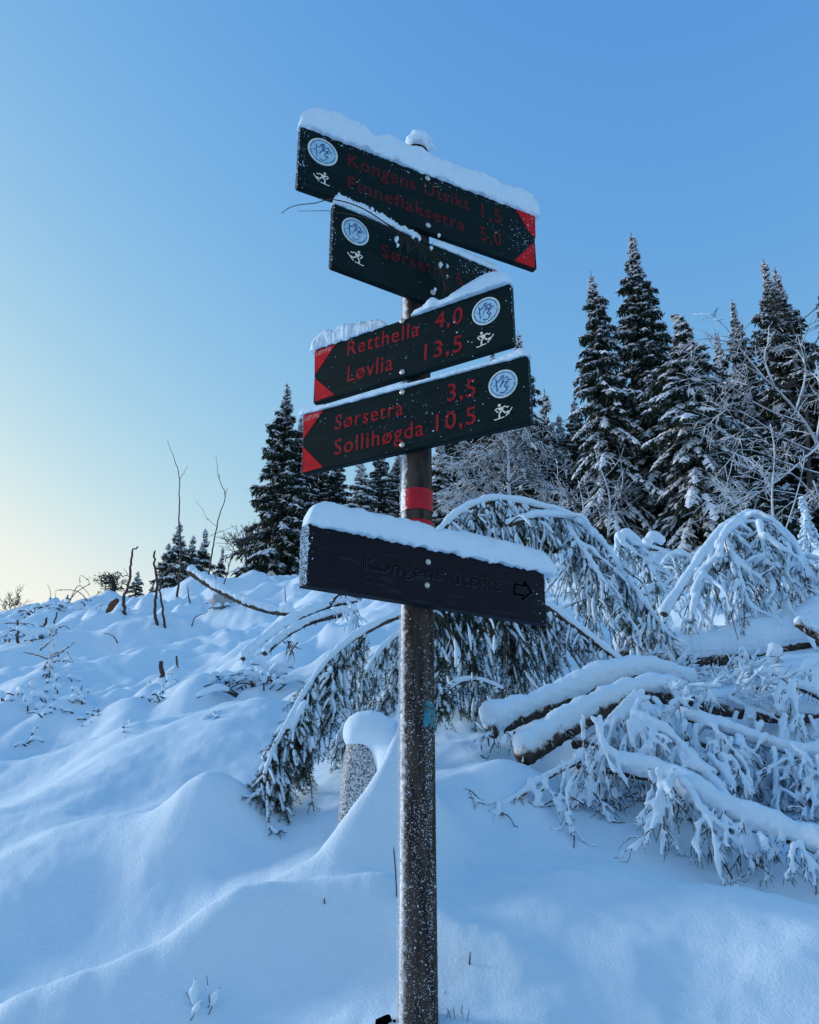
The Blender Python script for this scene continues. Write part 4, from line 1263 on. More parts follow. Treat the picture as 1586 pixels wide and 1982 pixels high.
def coral(dk, sn, p, d, L, r, s, depth, rng, grav=-.2, bend=.3, kids=3, spread=.75):
    """bare twig work thickly coated with snow, drooping and forking"""
    k = max(6, int(L / .022))
    P = [np.array(p, float)]; dd = unit(np.array(d, float))
    for i in range(k - 1):
        dd = unit(dd + rng.normal(0, bend * (8.0 / k) ** .5, 3) * [1, .7, 1] * .5 + np.array([0, 0, grav * 8 / k]))
        P.append(P[-1] + dd * L / (k - 1))
    P = np.array(P)
    zg = T(P[:, 0], P[:, 1])
    P[:, 2] = np.maximum(P[:, 2], zg + .004)
    laden(dk, sn, P, r, r * .3, s * 1.02, s * .66, rng, hang=.78, lift=.22, sides=4, rough=.42)
    if depth <= 0: return
    for c in range(kids):
        t = rng.uniform(.2, .95); i = min(int(t * (k - 1)), k - 2)
        ax = unit(P[i + 1] - P[i]); q = unit(np.cross(ax, rng.normal(size=3)) * [1, .6, 1])
        coral(dk, sn, P[i], unit(ax * (1 - spread * .45) + q * spread), L * rng.uniform(.35, .75), r * .62, s * rng.uniform(.5, .75), depth - 1, rng, grav, bend, kids, spread)


def needles_on(nd, A, B, rng, per_m=420, L=.019, w=.0035, spread=.85):
    """needle blades round many short straight twig pieces A->B"""
    ln = np.linalg.norm(B - A, axis=1)
    cnt = np.maximum((ln * per_m).astype(int), 1)
    idx = np.repeat(np.arange(len(A)), cnt)
    t = rng.random(len(idx))[:, None]
    p = A[idx] * (1 - t) + B[idx] * t
    ax = unit(B[idx] - A[idx])
    q = unit(np.cross(ax, rng.normal(size=p.shape)))
    d = unit(ax * rng.uniform(.3, 1.0, (len(p), 1)) + q * spread)
    s = unit(np.cross(d, rng.normal(size=p.shape)))
    l = (L * rng.uniform(.6, 1.25, len(p)))[:, None]
    V = np.stack([p - s * w / 2, p + s * w / 2, p + d * l], 1).reshape(-1, 3)
    nd.add(V, None, np.arange(len(V)).reshape(-1, 3))


def hanging(dk, nd, sn, p, d, L, rng, side_n=9, side_L=.11, snow=.6, sr=.012, dens=420, floor=True, grav=-.55):
    """one drooping spruce spray: stem, side twiglets, needles, snow lumps on its outer back"""
    k = 9
    P = [np.array(p, float)]; dd = unit(np.array(d, float))
    for i in range(k - 1):
        dd = unit(dd + rng.normal(0, .10, 3) + np.array([0, 0, grav * .32]))
        P.append(P[-1] + dd * L / (k - 1))
    P = np.array(P)
    if floor: P[:, 2] = np.maximum(P[:, 2], T(P[:, 0], P[:, 1]) + .01)
    tube(dk, P, np.linspace(.0045, .002, k), 3, cap=False)
    A = [P[:-1]]; B = [P[1:]]
    for c in range(side_n):
        t = rng.uniform(.08, .97); i = min(int(t * (k - 1)), k - 2)
        ax = unit(P[i + 1] - P[i]); q = unit(np.cross(ax, rng.normal(size=3)))
        l = side_L * rng.uniform(.5, 1.3) * (1.15 - .5 * t)
        d1 = unit(ax * .7 + q * .75 + np.array([0, 0, -.25]))
        m = P[i] + d1 * l * .5; e = m + unit(d1 + np.array([0, 0, -.45])) * l * .5
        A += [P[i][None], m[None]]; B += [m[None], e[None]]
        if rng.random() < snow * .55:
            r = sr * rng.uniform(.5, .95)
            Q = catmull([P[i], m, e], 5) + np.array([0, 0, r * .5])
            tube(sn, Q, r * np.array([.6, 1, .95, .8, .4]) * rng.uniform(.8, 1.2, 5), 5)
    needles_on(nd, np.concatenate(A), np.concatenate(B), rng, dens)
    if sn is not None:
        i = 0
        Q = catmull(P, 22)
        while i < 20:
            if rng.random() < snow:
                j = min(i + rng.integers(3, 9), 21)
                if j - i >= 2:
                    r = sr * rng.uniform(.7, 1.35)
                    prof = np.sin(np.linspace(.25, math.pi - .25, j - i + 1)) ** .6
                    off = unit(rng.normal(0, .4, 3) + np.array([0, -.5, .6])) * r * .55
                    tube(sn, Q[i:j + 1] + off, r * prof * rng.uniform(.75, 1.25, j - i + 1), 6)
                i = j
            i += rng.integers(1, 3)


def arch(name, label, cat, spine, r0, r1, s0, s1, seed, n_spray, L, t0=0.0, t1=1.0, snow=.46, sr=.012, out=.5, group=None, voxel=.009, extra=(), side_L=.12, dens=380, down=.8, side_n=9, lump=.004, fan=0):
    rng = np.random.default_rng(seed)
    dk = MB(); nd = MB(); sn = MB(); roll = MB()
    P = catmull(spine, max(30, int(np.linalg.norm(np.diff(spine, axis=0), axis=1).sum() / .02)))
    laden(dk, roll, P, r0, r1, s0, s1, rng, hang=.45)
    lines = [(P, t0, t1, n_spray, L)]
    for e in extra:
        Q = catmull(e['p'], 40)
        laden(dk, roll, Q, e.get('r', r0 * .6), e.get('r', r0 * .6) * .4, e.get('s', s0 * .7), e.get('s1', s1 * .8), rng, hang=.45)
        if e.get('n', 0): lines.append((Q, e.get('t0', 0), e.get('t1', 1), e['n'], e.get('L', L)))
    for Q, a, b, n, l in lines:
        K = len(Q)
        for k in range(n):
            t = a + (b - a) * (k + rng.random()) / n; i = min(int(t * (K - 1)), K - 2)
            ax = unit(Q[i + 1] - Q[i]); s = unit(np.cross(ax, [0, 0, 1.]) + 1e-6) * rng.choice([-1, 1])
            dd = unit(s * out * rng.uniform(.2, 1.2) + ax * rng.uniform(.0, .7) + np.array([0, 0, -down]))
            dd = unit(dd + rng.normal(0, .22, 3))
            hanging(dk, nd, sn, Q[i], dd, l * rng.choice([.4, .7, 1.0, 1.3]) * rng.uniform(.75, 1.2), rng, side_n, side_L, snow, sr, dens)
            if fan and rng.random() < fan:      # snow roll along a side branch
                fx = rng.uniform(.3, 1.4); w_ = rng.normal(0, .06, (3, 3)); w_[:, 2] = -np.abs(w_[:, 2]); f_ = rng.uniform(.25, .75)
                g = catmull([Q[i], Q[i] + (s * .08 + ax * .08 - [0, 0, .02] + w_[0]) * fx, Q[i] + (s * .2 + ax * .12 - [0, 0, .12] + w_[1]) * fx, Q[i] + (s * .26 + ax * .14 - [0, 0, .3] + w_[2]) * fx], 20)
                laden(dk, roll, g, .007, .003, s0 * f_, s0 * .2, rng, hang=.5, rough=.7, gap=.5)
    root = thing(name, label, cat, spine[0], group)
    part('limb', dk.mesh('limb', M['bark']), root)
    o = part('needles', nd.mesh('needles', M['near_needles'], False), root); o['kind'] = 'stuff'
    if sn.n: o = part('snow_lumps', sn.mesh('snow_lumps', M['snow']), root); o['kind'] = 'stuff'
    part('snow_roll', remesh(roll, 'snow_roll', M['snow'], voxel, 3, lump, .05), root)
    return root


GA = 'young spruces bowed over by snow'
arch('bowed_spruce', 'large spruce bowed into a long snowy arch behind the lowest board', 'spruce tree',
     pts([(835, 1060, 6.2), (858, 1022, 6.3), (900, 988, 6.4), (960, 970, 6.5), (1035, 982, 6.6), (1105, 1003, 6.6), (1165, 1050, 6.5), (1205, 1105, 6.4), (1250, 1170, 6.3), (1300, 1235, 6.2)]), .026, .012, .042, .03, 1, 120, .50, .12, 1.0, .38, .014,
     group=GA, extra=[dict(p=pts([(982, 1018, 6.3), (1010, 1008, 6.3), (1050, 1000, 6.35), (1110, 1004, 6.45)]), r=.02, s=.035, s1=.035, n=18),
                      dict(p=pts([(1100, 1020, 6.4), (1140, 1080, 6.2), (1185, 1150, 6.1), (1240, 1230, 6.0)]), r=.014, s=.03, s1=.022, n=40),
                      dict(p=pts([(1120, 1010, 6.7), (1110, 1080, 6.6), (1140, 1160, 6.5)]), r=.012, s=.024, n=26),
                      dict(p=pts([(1180, 1070, 6.7), (1215, 1140, 6.6), (1265, 1230, 6.5)]), r=.012, s=.03, n=26)], fan=.13)
arch('bowed_spruce', 'snowy spruce bowed into a tight hoop near the right edge', 'spruce tree',
     pts([(1285, 1190, 7.0), (1335, 1115, 7.1), (1385, 1045, 7.2), (1440, 1004, 7.3), (1490, 1012, 7.3), (1530, 1045, 7.2), (1555, 1085, 7.1), (1563, 1120, 7.0)]), .035, .015, .055, .045, 2, 90, .62, .38, .98, .4, .017, group=GA,
     extra=[dict(p=pts([(1400, 1040, 7.1), (1420, 1080, 6.9), (1440, 1140, 6.8)]), r=.015, s=.045, n=18), dict(p=pts([(1470, 1010, 7.1), (1480, 1060, 6.95), (1500, 1130, 6.9)]), r=.014, s=.04, n=24),
            dict(p=pts([(1380, 1055, 7.2), (1372, 1100, 7.0), (1350, 1150, 6.9), (1340, 1190, 6.8)]), r=.014, s=.04, n=16), dict(p=pts([(1430, 1012, 7.0), (1400, 1040, 6.9), (1395, 1080, 6.85)]), r=.014, s=.05, n=5)], fan=.3)
arch('bowed_spruce', 'small snow-topped bowed spruce between the long arch and the tight hoop', 'spruce tree',
     pts([(1190, 1085, 8.2), (1198, 1055, 8.2), (1212, 1040, 8.2), (1235, 1052, 8.2), (1255, 1085, 8.1), (1268, 1120, 8.0)]), .02, .01, .06, .04, 3, 40, .42, .1, 1, .5, .016, group=GA, fan=.3)
arch('bowed_spruce', 'low snowy bent twigs just left of the tight hoop', 'spruce tree',
     pts([(1268, 1120, 8.6), (1290, 1085, 8.6), (1320, 1072, 8.6), (1345, 1090, 8.5), (1352, 1120, 8.4)]), .015, .008, .035, .03, 4, 26, .35, .1, 1, .5, .015, group=GA, fan=.3,
     extra=[dict(p=pts([(1250, 1058, 9), (1265, 1045, 9), (1285, 1052, 9)]), r=.02, s=.09, s1=.07), dict(p=pts([(1240, 1110, 8.4), (1265, 1150, 8.2), (1280, 1190, 8)]), r=.01, s=.04, n=14)])
# the fallen spruce whose drooping limbs come out either side of the post
arch('fallen_spruce', 'drooping limb of a fallen spruce reaching down left behind the granite stone', 'fallen spruce',
     pts([(835, 1182, 5.0), (775, 1192, 4.9), (700, 1228, 4.75), (640, 1275, 4.6), (596, 1332, 4.45), (560, 1395, 4.3), (530, 1450, 4.2), (512, 1500, 4.12)]), .022, .006, .030, .018, 5, 95, .34, .30, 1.0, .30, .011,
     group='limbs of the fallen spruce behind the post', out=.45, side_L=.09, extra=[dict(p=pts([(790, 1215, 5.1), (735, 1262, 5.0), (700, 1330, 4.9), (668, 1400, 4.85), (655, 1440, 4.8)]), r=.012, s=.026, s1=.02, n=40, L=.30),
                                 dict(p=pts([(800, 1225, 5.2), (765, 1290, 5.15), (748, 1350, 5.1)]), r=.01, s=.026, n=26, L=.3), dict(p=pts([(640, 1290, 4.5), (645, 1330, 4.45), (640, 1390, 4.4)]), r=.006, s=.014, n=14, L=.16),
                                 dict(p=pts([(590, 1360, 4.35), (560, 1430, 4.25), (545, 1500, 4.18), (560, 1520, 4.15)]), r=.008, s=.022, n=30, L=.2), dict(p=pts([(585, 1370, 4.4), (590, 1430, 4.3), (585, 1480, 4.28)]), r=.006, s=.016, n=18, L=.16)])
arch('fallen_spruce', 'dark drooping spruce boughs right of the post under the lowest board', 'fallen spruce',
     pts([(800, 1170, 5.6), (870, 1165, 5.6), (940, 1160, 5.6), (1010, 1165, 5.6), (1060, 1180, 5.6)]), .022, .012, .02, .02, 6, 130, .62, 0, 1, .14, .011,
     group='limbs of the fallen spruce behind the post', out=.6, side_L=.12, dens=440,
     extra=[dict(p=pts([(850, 1180, 5.8), (900, 1230, 5.7), (930, 1300, 5.6)]), r=.012, s=.016, n=26), dict(p=pts([(930, 1190, 5.8), (985, 1210, 5.75), (1010, 1280, 5.6)]), r=.016, s=.012, n=30),
            dict(p=pts([(855, 1345, 5.3), (890, 1322, 5.3), (930, 1318, 5.3), (975, 1335, 5.3)]), r=.014, s=.022, n=4, L=.1), dict(p=pts([(848, 1250, 4.6), (850, 1310, 4.55), (852, 1370, 4.5)]), r=.005, s=.01, n=14, L=.12)])
arch('snowy_limb', 'dark straight limb slanting down right from the lowest board with snow on its back', 'fallen limb',
     pts([(1045, 1168, 5.5), (1090, 1196, 5.5), (1140, 1232, 5.4), (1185, 1268, 5.3), (1215, 1292, 5.25)]), .028, .022, .034, .030, 7, 26, .30, .1, 1, .5, .013, out=.5)

# heap of fallen trunks on the right, in front
GL = 'fallen trunks on the right'


def trunk(name, label, P, r0, r1, s0, s1, seed, corals=(), group=GL, voxel=.007, hang=.4, extra=(), mat_='log_bark', lump=.006):
    rng = np.random.default_rng(seed)
    dk = MB(); tw = MB(); sn = MB()
    C = catmull(P, max(30, int(np.linalg.norm(np.diff(P, axis=0), axis=1).sum() / .02)))
    laden(dk, sn, C, r0, r1, s0 * 1.12, s1 * 1.12, rng, hang=hang, sides=10, rough=.3, lift=.42)
    for k in range(int(len(C) * .9)):          # splinters, lichen and bark tags under the snow
        i = rng.integers(0, len(C) - 1); a = rng.uniform(-1, 1)
        e = unit(np.array([rng.normal(0, .6), -.8, a])); q0 = C[i] + e * np.interp(i, [0, len(C)], [r0, r1]) * .9
        tube(dk, np.array([q0, q0 + e * .012 + [0, 0, -.004], q0 + e * rng.uniform(.015, .05) + [0, 0, -.02]]), [.004, .003, .0012], 4)
    for e in extra:
        Q = catmull(e['p'], 40)
        laden(dk, sn, Q, e['r'], e['r'] * .6, e['s'], e.get('s1', e['s'] * .7), rng, hang=.45, sides=8)
    for c in corals:
        p = pts([c['a']])[0]; q = pts([c['b']])[0]
        d = q - p; L = np.linalg.norm(d)
        for k in range(c.get('n', 3)):
            dd = unit(unit(d) + rng.normal(0, c.get('spr', .35), 3) * [1, .6, .7])
            i = p + rng.normal(0, .03, 3) * [1.5, .5, .3]
            coral(tw, sn, i, dd, L * rng.uniform(.6, 1.05), c.get('r', .007), c.get('s', .016), c.get('depth', 2), rng, grav=c.get('grav', -.2), kids=c.get('kids', 4))
    root = thing(name, label, 'fallen log' if 'log' in name else 'fallen limb', P[0], group)
    part('wood', dk.mesh('wood', M[mat_]), root)
    if tw.n: o = part('twigs', tw.mesh('twigs', M['bark']), root); o['kind'] = 'stuff'
    part('snow_roll', remesh(sn, 'snow_roll', M['snow'], voxel, 3, lump, .05), root)
    return root


trunk('fallen_log', 'rear fallen trunk with thick snow, its broken end at left', pts([(948, 1412, 4.75), (1010, 1385, 4.85), (1090, 1355, 5.0), (1180, 1318, 5.15), (1260, 1308, 5.3), (1340, 1330, 5.4)]), .055, .05, .075, .06, 21,
      corals=[dict(a=(950, 1400, 4.7), b=(930, 1450, 4.6), n=3, s=.009, depth=1), dict(a=(990, 1415, 4.75), b=(985, 1450, 4.7), n=4, s=.010, depth=1)])
trunk('fallen_log', 'front fallen trunk with a dark broken butt end and a long roll of snow', pts([(1012, 1462, 4.35), (1060, 1432, 4.45), (1130, 1390, 4.6), (1210, 1352, 4.75), (1260, 1345, 4.85), (1330, 1352, 4.95), (1420, 1374, 5.0), (1510, 1385, 5.05), (1620, 1380, 5.1)]), .062, .045, .062, .05, 22,
      corals=[dict(a=(1240, 1350, 4.7), b=(1310, 1420, 4.5), n=4, s=.019), dict(a=(1300, 1330, 4.8), b=(1390, 1350, 4.6), n=4, s=.018, grav=-.02), dict(a=(1420, 1350, 4.9), b=(1520, 1330, 4.7), n=4, s=.017, grav=.0), dict(a=(1380, 1330, 5.1), b=(1480, 1290, 5.1), n=4, s=.017, grav=.02),
              dict(a=(1450, 1375, 4.8), b=(1420, 1470, 4.6), n=4, s=.016), dict(a=(1530, 1390, 4.7), b=(1500, 1520, 4.4), n=5, s=.016), dict(a=(1580, 1390, 4.7), b=(1570, 1530, 4.4), n=5, s=.016), dict(a=(1480, 1400, 4.6), b=(1460, 1530, 4.4), n=4, s=.015)])
trunk('fallen_log', 'thickest snow-buried trunk lying across the slope below the tight hoop', pts([(1200, 1262, 6.9), (1270, 1270, 6.9), (1340, 1274, 6.9), (1420, 1268, 6.9), (1500, 1250, 6.9), (1600, 1225, 6.9)]), .085, .095, .12, .19, 23, lump=.006, corals=[dict(a=(1300, 1300, 6.2), b=(1400, 1310, 5.9), n=6, s=.019, grav=-.02), dict(a=(1220, 1280, 6.2), b=(1330, 1320, 5.9), n=5, s=.018, grav=-.02)])
trunk('snag', 'short stub with a snow cap jutting up from the heap at right', pts([(1472, 1335, 5.1), (1488, 1298, 5.1), (1503, 1256, 5.1)]), .036, .030, .034, .040, 24, hang=1.0)
trunk('fallen_limb', 'snowy limb with a dark underside entering from the right edge', pts([(1545, 1205, 5.3), (1570, 1222, 5.3), (1610, 1245, 5.3)]), .032, .035, .036, .04, 25)
trunk('fallen_limb', 'lumpy snow-coated limb sloping to the lower right corner of the heap', pts([(1120, 1478, 4.15), (1200, 1490, 4.05), (1290, 1510, 3.95), (1360, 1550, 3.8), (1440, 1590, 3.7), (1510, 1615, 3.62), (1600, 1648, 3.55)]), .030, .026, .045, .055, 26,
      corals=[dict(a=(1130, 1470, 4.1), b=(1150, 1560, 4.0), n=5, s=.014), dict(a=(1240, 1350, 4.4), b=(1120, 1440, 4.1), n=4, s=.016), dict(a=(1140, 1390, 4.1), b=(1170, 1540, 3.95), n=4, s=.013, spr=.22), dict(a=(1230, 1400, 4.2), b=(1330, 1460, 4.0), n=6, s=.017), dict(a=(1290, 1490, 3.8), b=(1250, 1600, 3.7), n=5, s=.013), dict(a=(1290, 1490, 3.8), b=(1355, 1690, 3.35), n=2, s=.016, spr=.12, depth=2),
              dict(a=(1380, 1560, 3.7), b=(1330, 1620, 3.6), n=4, s=.012), dict(a=(1440, 1590, 3.65), b=(1430, 1640, 3.55), n=5, s=.012), dict(a=(1500, 1610, 3.6), b=(1530, 1650, 3.5), n=4, s=.013), dict(a=(1400, 1460, 4.1), b=(1440, 1540, 3.9), n=5, s=.015), dict(a=(1320, 1450, 4.1), b=(1420, 1500, 3.9), n=5, s=.017), dict(a=(1560, 1630, 3.5), b=(1575, 1700, 3.4), n=3, s=.013)],
      extra=[dict(p=pts([(1230, 1390, 4.25), (1290, 1420, 4.15), (1350, 1480, 4.0), (1420, 1560, 3.8)]), r=.018, s=.032), dict(p=pts([(1130, 1385, 4.15), (1132, 1430, 4.12), (1128, 1480, 4.1)]), r=.012, s=.022)])
trunk('fallen_limb', 'thin snowy limb reaching left onto the smooth snow below the front trunk', pts([(1125, 1472, 4.1), (1060, 1505, 4.05), (1000, 1545, 4.0), (940, 1580, 3.95), (905, 1610, 3.9)]), .012, .006, .017, .014, 27,
      corals=[dict(a=(1060, 1510, 4.0), b=(1040, 1590, 3.9), n=2, s=.012, depth=1), dict(a=(1100, 1500, 4.0), b=(1110, 1620, 3.8), n=3, s=.011, depth=1), dict(a=(980, 1555, 3.95), b=(930, 1620, 3.85), n=2, s=.012, depth=1)])
trunk('fallen_limb', 'dark shaded limbs deep inside the heap under the front log', pts([(1110, 1440, 4.6), (1200, 1455, 4.55), (1300, 1500, 4.4), (1400, 1560, 4.2), (1470, 1600, 4.05)]), .026, .018, .016, .02, 41, mat_='bark',
      corals=[dict(a=(1180, 1440, 4.4), b=(1190, 1560, 4.2), n=5, s=.013), dict(a=(1260, 1440, 4.3), b=(1240, 1570, 4.1), n=6, s=.014), dict(a=(1330, 1480, 4.2), b=(1340, 1590, 4.0), n=6, s=.014), dict(a=(1410, 1500, 4.2), b=(1400, 1590, 4.0), n=6, s=.014)],
      extra=[dict(p=pts([(1250, 1420, 4.8), (1350, 1440, 4.75), (1460, 1470, 4.7), (1600, 1490, 4.6)]), r=.024, s=.026), dict(p=pts([(1330, 1540, 4.2), (1430, 1560, 4.15), (1520, 1590, 4.05), (1600, 1600, 4.0)]), r=.022, s=.012)])
trunk('fallen_limb', 'snow-caked boughs hanging in the gap between the front log and the lumpy limb', pts([(1330, 1390, 4.6), (1420, 1420, 4.5), (1510, 1450, 4.4), (1600, 1470, 4.35)]), .018, .015, .034, .036, 42, mat_='bark',
      corals=[dict(a=(1350, 1400, 4.5), b=(1330, 1500, 4.3), n=6, s=.016), dict(a=(1440, 1430, 4.4), b=(1430, 1540, 4.2), n=7, s=.016), dict(a=(1520, 1450, 4.3), b=(1510, 1580, 4.1), n=7, s=.016), dict(a=(1580, 1470, 4.2), b=(1580, 1600, 4.0), n=6, s=.016)])
trunk('fallen_limb', 'tangle of snow-coated boughs at the right edge of the heap', pts([(1500, 1300, 4.9), (1550, 1330, 4.8), (1590, 1350, 4.8)]), .02, .02, .035, .035, 28,
      corals=[dict(a=(1530, 1320, 4.7), b=(1480, 1380, 4.6), n=4, s=.017), dict(a=(1590, 1440, 4.4), b=(1500, 1500, 4.2), n=5, s=.016), dict(a=(1600, 1500, 4.2), b=(1520, 1570, 4.0), n=4, s=.015), dict(a=(1390, 1430, 4.4), b=(1380, 1540, 4.2), n=4, s=.015), dict(a=(1590, 1280, 5.0), b=(1530, 1300, 4.8), n=3, s=.017)])

# fallen poles and brush on the left slope
GP = 'fallen poles left of the post'
trunk('fallen_pole', 'pale-ended fallen pole slanting down right from the left crest', pts([(368, 1106, 8.6), (410, 1134, 8.4), (470, 1165, 8.2), (520, 1182, 8.1), (565, 1188, 8.0)]), .040, .030, .046, .04, 31, group=GP, mat_='bark')
trunk('fallen_pole', 'long snowy pole slanting from the brush under the lowest board down left', pts([(470, 1275, 6.6), (510, 1240, 6.8), (560, 1205, 7.0), (620, 1178, 7.2), (690, 1162, 7.3)]), .022, .026, .044, .042, 32, group=GP, mat_='bark')
trunk('fallen_pole', 'shorter dark snowy pole lying parallel below the long one', pts([(512, 1265, 6.5), (550, 1232, 6.7), (600, 1205, 6.9), (660, 1190, 7.0)]), .024, .024, .034, .03, 33, group=GP, mat_='bark',
      corals=[dict(a=(560, 1240, 6.6), b=(590, 1250, 6.5), n=4, s=.006, depth=1), dict(a=(650, 1180, 6.9), b=(690, 1190, 6.8), n=4, s=.012, depth=1)])
trunk('fallen_pole', 'short forked snowy branch beside the snow cone under the lowest board', pts([(640, 1170, 7.0), (660, 1150, 7.0), (700, 1158, 7.0)]), .014, .01, .02, .02, 34, group=GP, mat_='bark', corals=[dict(a=(680, 1170, 6.9), b=(700, 1210, 6.8), n=5, s=.014, depth=1)])


def blob(mb_, ctr, rad):
    b_m = bmesh.new(); bmesh.ops.create_icosphere(b_m, subdivisions=4, radius=1)
    v_ = np.array([v.co for v in b_m.verts]); f_ = np.array([[v.index for v in f.verts] for f in b_m.faces]); b_m.free()
    v_ = np.sign(v_) * np.abs(v_) ** .92
    mb_.add(np.asarray(ctr) + v_ * np.asarray(rad), None, f_)


def brush(label, px, py, w, h, seed, n=16, s=.016, dark=.5, upright=False):
    """half-buried brush: a few stubs and twigs with clots of snow"""
    rng = np.random.default_rng(seed)
    g = G(px, py); m = g[1] / F
    tw = MB(); sn = MB()
    for k in range(n):
        x = g[0] + rng.uniform(-.5, .5) * w * m; y = g[1] + rng.uniform(-.1, .25) * min(1, (g[1] / 7) ** 2)
        p = np.array([x, y, T(x, y) - .02])
        d = unit(np.array([rng.normal(0, .8), rng.normal(-.3, .3), rng.uniform(.1, 1)]))
        if upright: d = unit(np.array([rng.normal(0, .35), rng.normal(-.1, .2), 1.0]))
        L = h * m * rng.uniform(.5, 1.4)
        Q = catmull([p, p + d * L * .5, p + d * L + [0, 0, 0 if upright else -L * .35]], 9)
        tube(tw, Q, np.linspace(.0007, .0004, 9) * g[1] * (1 + dark), 4)
        if rng.random() < .85:
            r = s * 1.15 * min(1, g[1] / 5) * rng.uniform(.7, 1.6)
            tube(sn, Q[2:] + [0, 0, r * .7], r * np.array([.5, .9, 1.1, 1, .9, .75, .5]), 7, rough=.3, rng=rng)
    root = thing('snowy_brush', label, 'brush', g, 'half-buried brush on the left slope')
    part('twigs', tw.mesh('twigs', M['bark']), root)['kind'] = 'stuff'
    part('snow_clots', remesh(sn, 'snow_clots', M['snow'], .010, 2, .003, .05), root)
    return root


brush('dark brush sticking out of the snow left of the drooping limb', 500, 1330, 70, 70, 1, 26, .02)
brush('brush lump on the mid slope left of the drooping limb', 440, 1325, 50, 40, 2, 12, .025)
brush('low dark tuft below the broken stub', 318, 1345, 45, 30, 3, 12)
brush('wide dark snowy clump at the far left edge of the slope', 50, 1358, 90, 28, 4, 18, .025)
brush('dark pocket of twigs under a snow lump at left', 140, 1368, 50, 28, 5, 14, .022)
brush('tiny upright snowy tuft lowest on the left slope', 55, 1432, 20, 30, 6, 7, .014)
brush('small dark twig knot right of the lowest tuft', 168, 1402, 26, 18, 7, 8, .010)
brush('faint twig tip under a snow hummock right of the twig knot', 236, 1412, 20, 14, 8, 5, .014)
brush('twiggy snow lump below the snowy forked dead sapling', 100, 1320, 60, 26, 9, 12, .02)
brush('slash heap along the left crest', 120, 1180, 140, 26, 10, 34, .03)
brush('slash heap at the left edge under the crest', 40, 1235, 100, 30, 11, 30, .03)
brush('snow-capped block of slash in the left heap', 65, 1240, 40, 30, 12, 14, .04)
brush('dark tuft under a lump just left of the fallen pole', 435, 1172, 45, 26, 13, 14, .03)
brush('small snow-coated sprig at the bottom left of the post', 385, 1962, 36, 46, 14, 9, .012, -.2, True)
brush('snowy twigs at the bottom right of the post', 880, 1975, 40, 24, 16, 7, .008, -.3, True)
brush('snow-coated sprigs under the brush at the middle of the slope', 420, 1385, 30, 20, 17, 6, .012)
# black lump added in place of the dark hole in the snow by the post foot
rng = np.random.default_rng(12)
a = MB(); g = G(748, 1978)
tube(a, np.array([g + [-.012, 0, -.03], g + [-.006, 0, -.004], g + [.004, 0, .008], g + [.008, .002, .014]]), [.022, .019, .013, .004], 9, rough=.7, rng=rng)
tube(a, np.array([g + [.02, 0, -.03], g + [.028, -.004, .0], g + [.036, -.004, .006]]), [.013, .010, .003], 7, rough=.7, rng=rng)
o = thing('dark_hole_lump', 'black lump standing in for the dark hole in the snow left of the post foot', 'root', g)
part('wood', a.mesh('wood', M['carved']), o)
# frosted boulder with a flat snow top on the left slope
g = G(430, 1176); m_ = g[1] / F; bx_ = MB(); hx_ = MB()
blob(bx_, g + [0, 0, 12 * m_], [24 * m_, 20 * m_, 17 * m_]); blob(hx_, g + [0, .05, 28 * m_], [25 * m_, 24 * m_, 11 * m_])
o = thing('boulder', 'small frosted boulder with a flat snow top beside the fallen pole', 'boulder', g)
part('rock', remesh(bx_, 'rock', M['granite'], .02, 1, .03, .12), o); part('snow_top', remesh(hx_, 'snow_top', M['snow'], .02, 4, .02, .15), o)

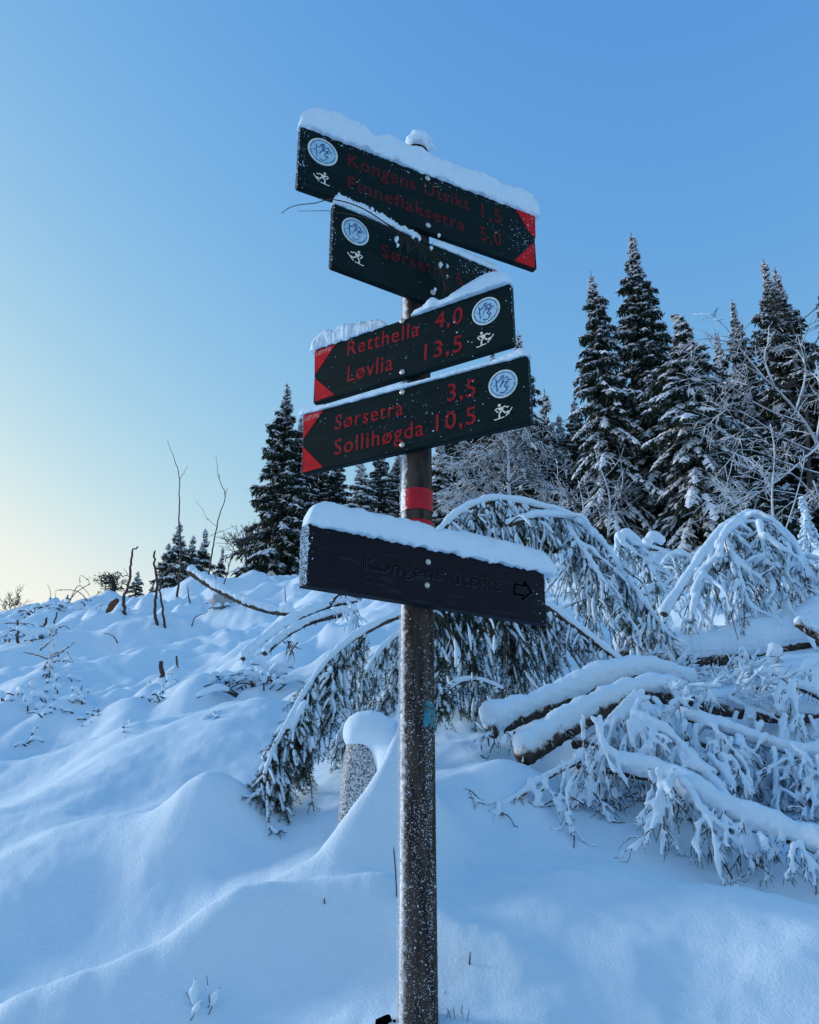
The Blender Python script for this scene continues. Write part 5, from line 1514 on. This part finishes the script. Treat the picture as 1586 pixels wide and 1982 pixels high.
# far-right frosted young spruce column at the picture edge
rng = np.random.default_rng(8)
tw = MB(); nd = MB(); sn = MB()
P = catmull(pts([(1568, 1085, 9.5), (1566, 1040, 9.5), (1560, 1000, 9.5), (1553, 965, 9.5)]), 30)
tube(tw, P, np.linspace(.02, .006, 30), 5)
for k in range(60):
    i = rng.integers(0, 30); a = rng.uniform(0, 6.28); L = .30 * (1 - i / 34)
    hanging(tw, nd, sn, P[i], [math.cos(a), math.sin(a), -.2], L * rng.uniform(.6, 1.1), rng, 6, .07, .9, .022, 260)
tube(sn, P[8:] + [0, 0, .02], np.linspace(.035, .028, 22), 7, rough=.4, rng=rng)
root = thing('young_spruce', 'slender snow-encrusted young spruce at the right picture edge', 'spruce tree', P[0])
part('stem', tw.mesh('stem', M['bark']), root); part('needles', nd.mesh('needles', M['near_needles'], False), root)['kind'] = 'stuff'
part('snow_cover', sn.mesh('snow_cover', M['snow']), root)

# ------------------------------------------------------------------ the granite stone with its hood of snow
Ys = 3.72
c = at(706, 1500, Ys)
mpp = Ys / F / CP
w = 80 * mpp; top = at(708, 1436, Ys)[2]; bot = c[2] - .35
bm = bmesh.new(); bmesh.ops.create_cube(bm, size=1)
bmesh.ops.subdivide_edges(bm, edges=bm.edges[:], cuts=10, use_grid_fill=True)
for v in bm.verts:
    x, y, z = v.co
    t = z + .5
    ax_ = max(abs(x), abs(y)) * 2
    rr = math.hypot(x, y) * 2
    k = .2 + .8 * ax_ / max(rr, 1e-6)
    bulge = 1 + .10 * math.sin(t * math.pi)
    n_ = float(fbm(x * 3 + 5, z * 4 + y * 3, 3, 55)) * .03
    zz = bot + (top - bot) * t
    v.co = (x * k * w * 1.0 * bulge * (1 + n_) - .05 * (1 - t) * 0 + .03 * (t - .6), y * k * w * .9 * bulge * (1 + n_), zz - c[2] + (.012 * (1 - rr * rr * .5) if t > .99 else 0))
me = bpy.data.meshes.new('granite_stone'); bm.to_mesh(me); bm.free(); me.materials.append(M['granite'])
for p in me.polygons: p.use_smooth = True
o = link('granite_stone', me); o.location = (c[0], c[1] + w * .4, c[2])
tag(o, 'frost-speckled granite marker stone half buried beside the post', 'stone')
# hood: a rounded heap that slumps down to the right into the drift
hd = MB()


cy = c[1] + w * .4
blob(hd, [c[0] + .008, cy, top + .045], [w * .57, w * .55, .098])
blob(hd, [at(738, 1425, Ys)[0], cy - .02, top + .025], [w * .50, w * .52, .085])
blob(hd, [at(757, 1440, Ys)[0], cy - .05, top - .03], [w * .45, w * .5, .10])
blob(hd, [at(765, 1470, Ys)[0], cy - .08, top - .09], [w * .42, w * .5, .11])
o = link('snow_mound', remesh(hd, 'snow_hood', M['snow'], .009, 14, .003, .06))
tag(o, 'smooth rounded hood of snow slumping off the top of the granite stone', 'snow')
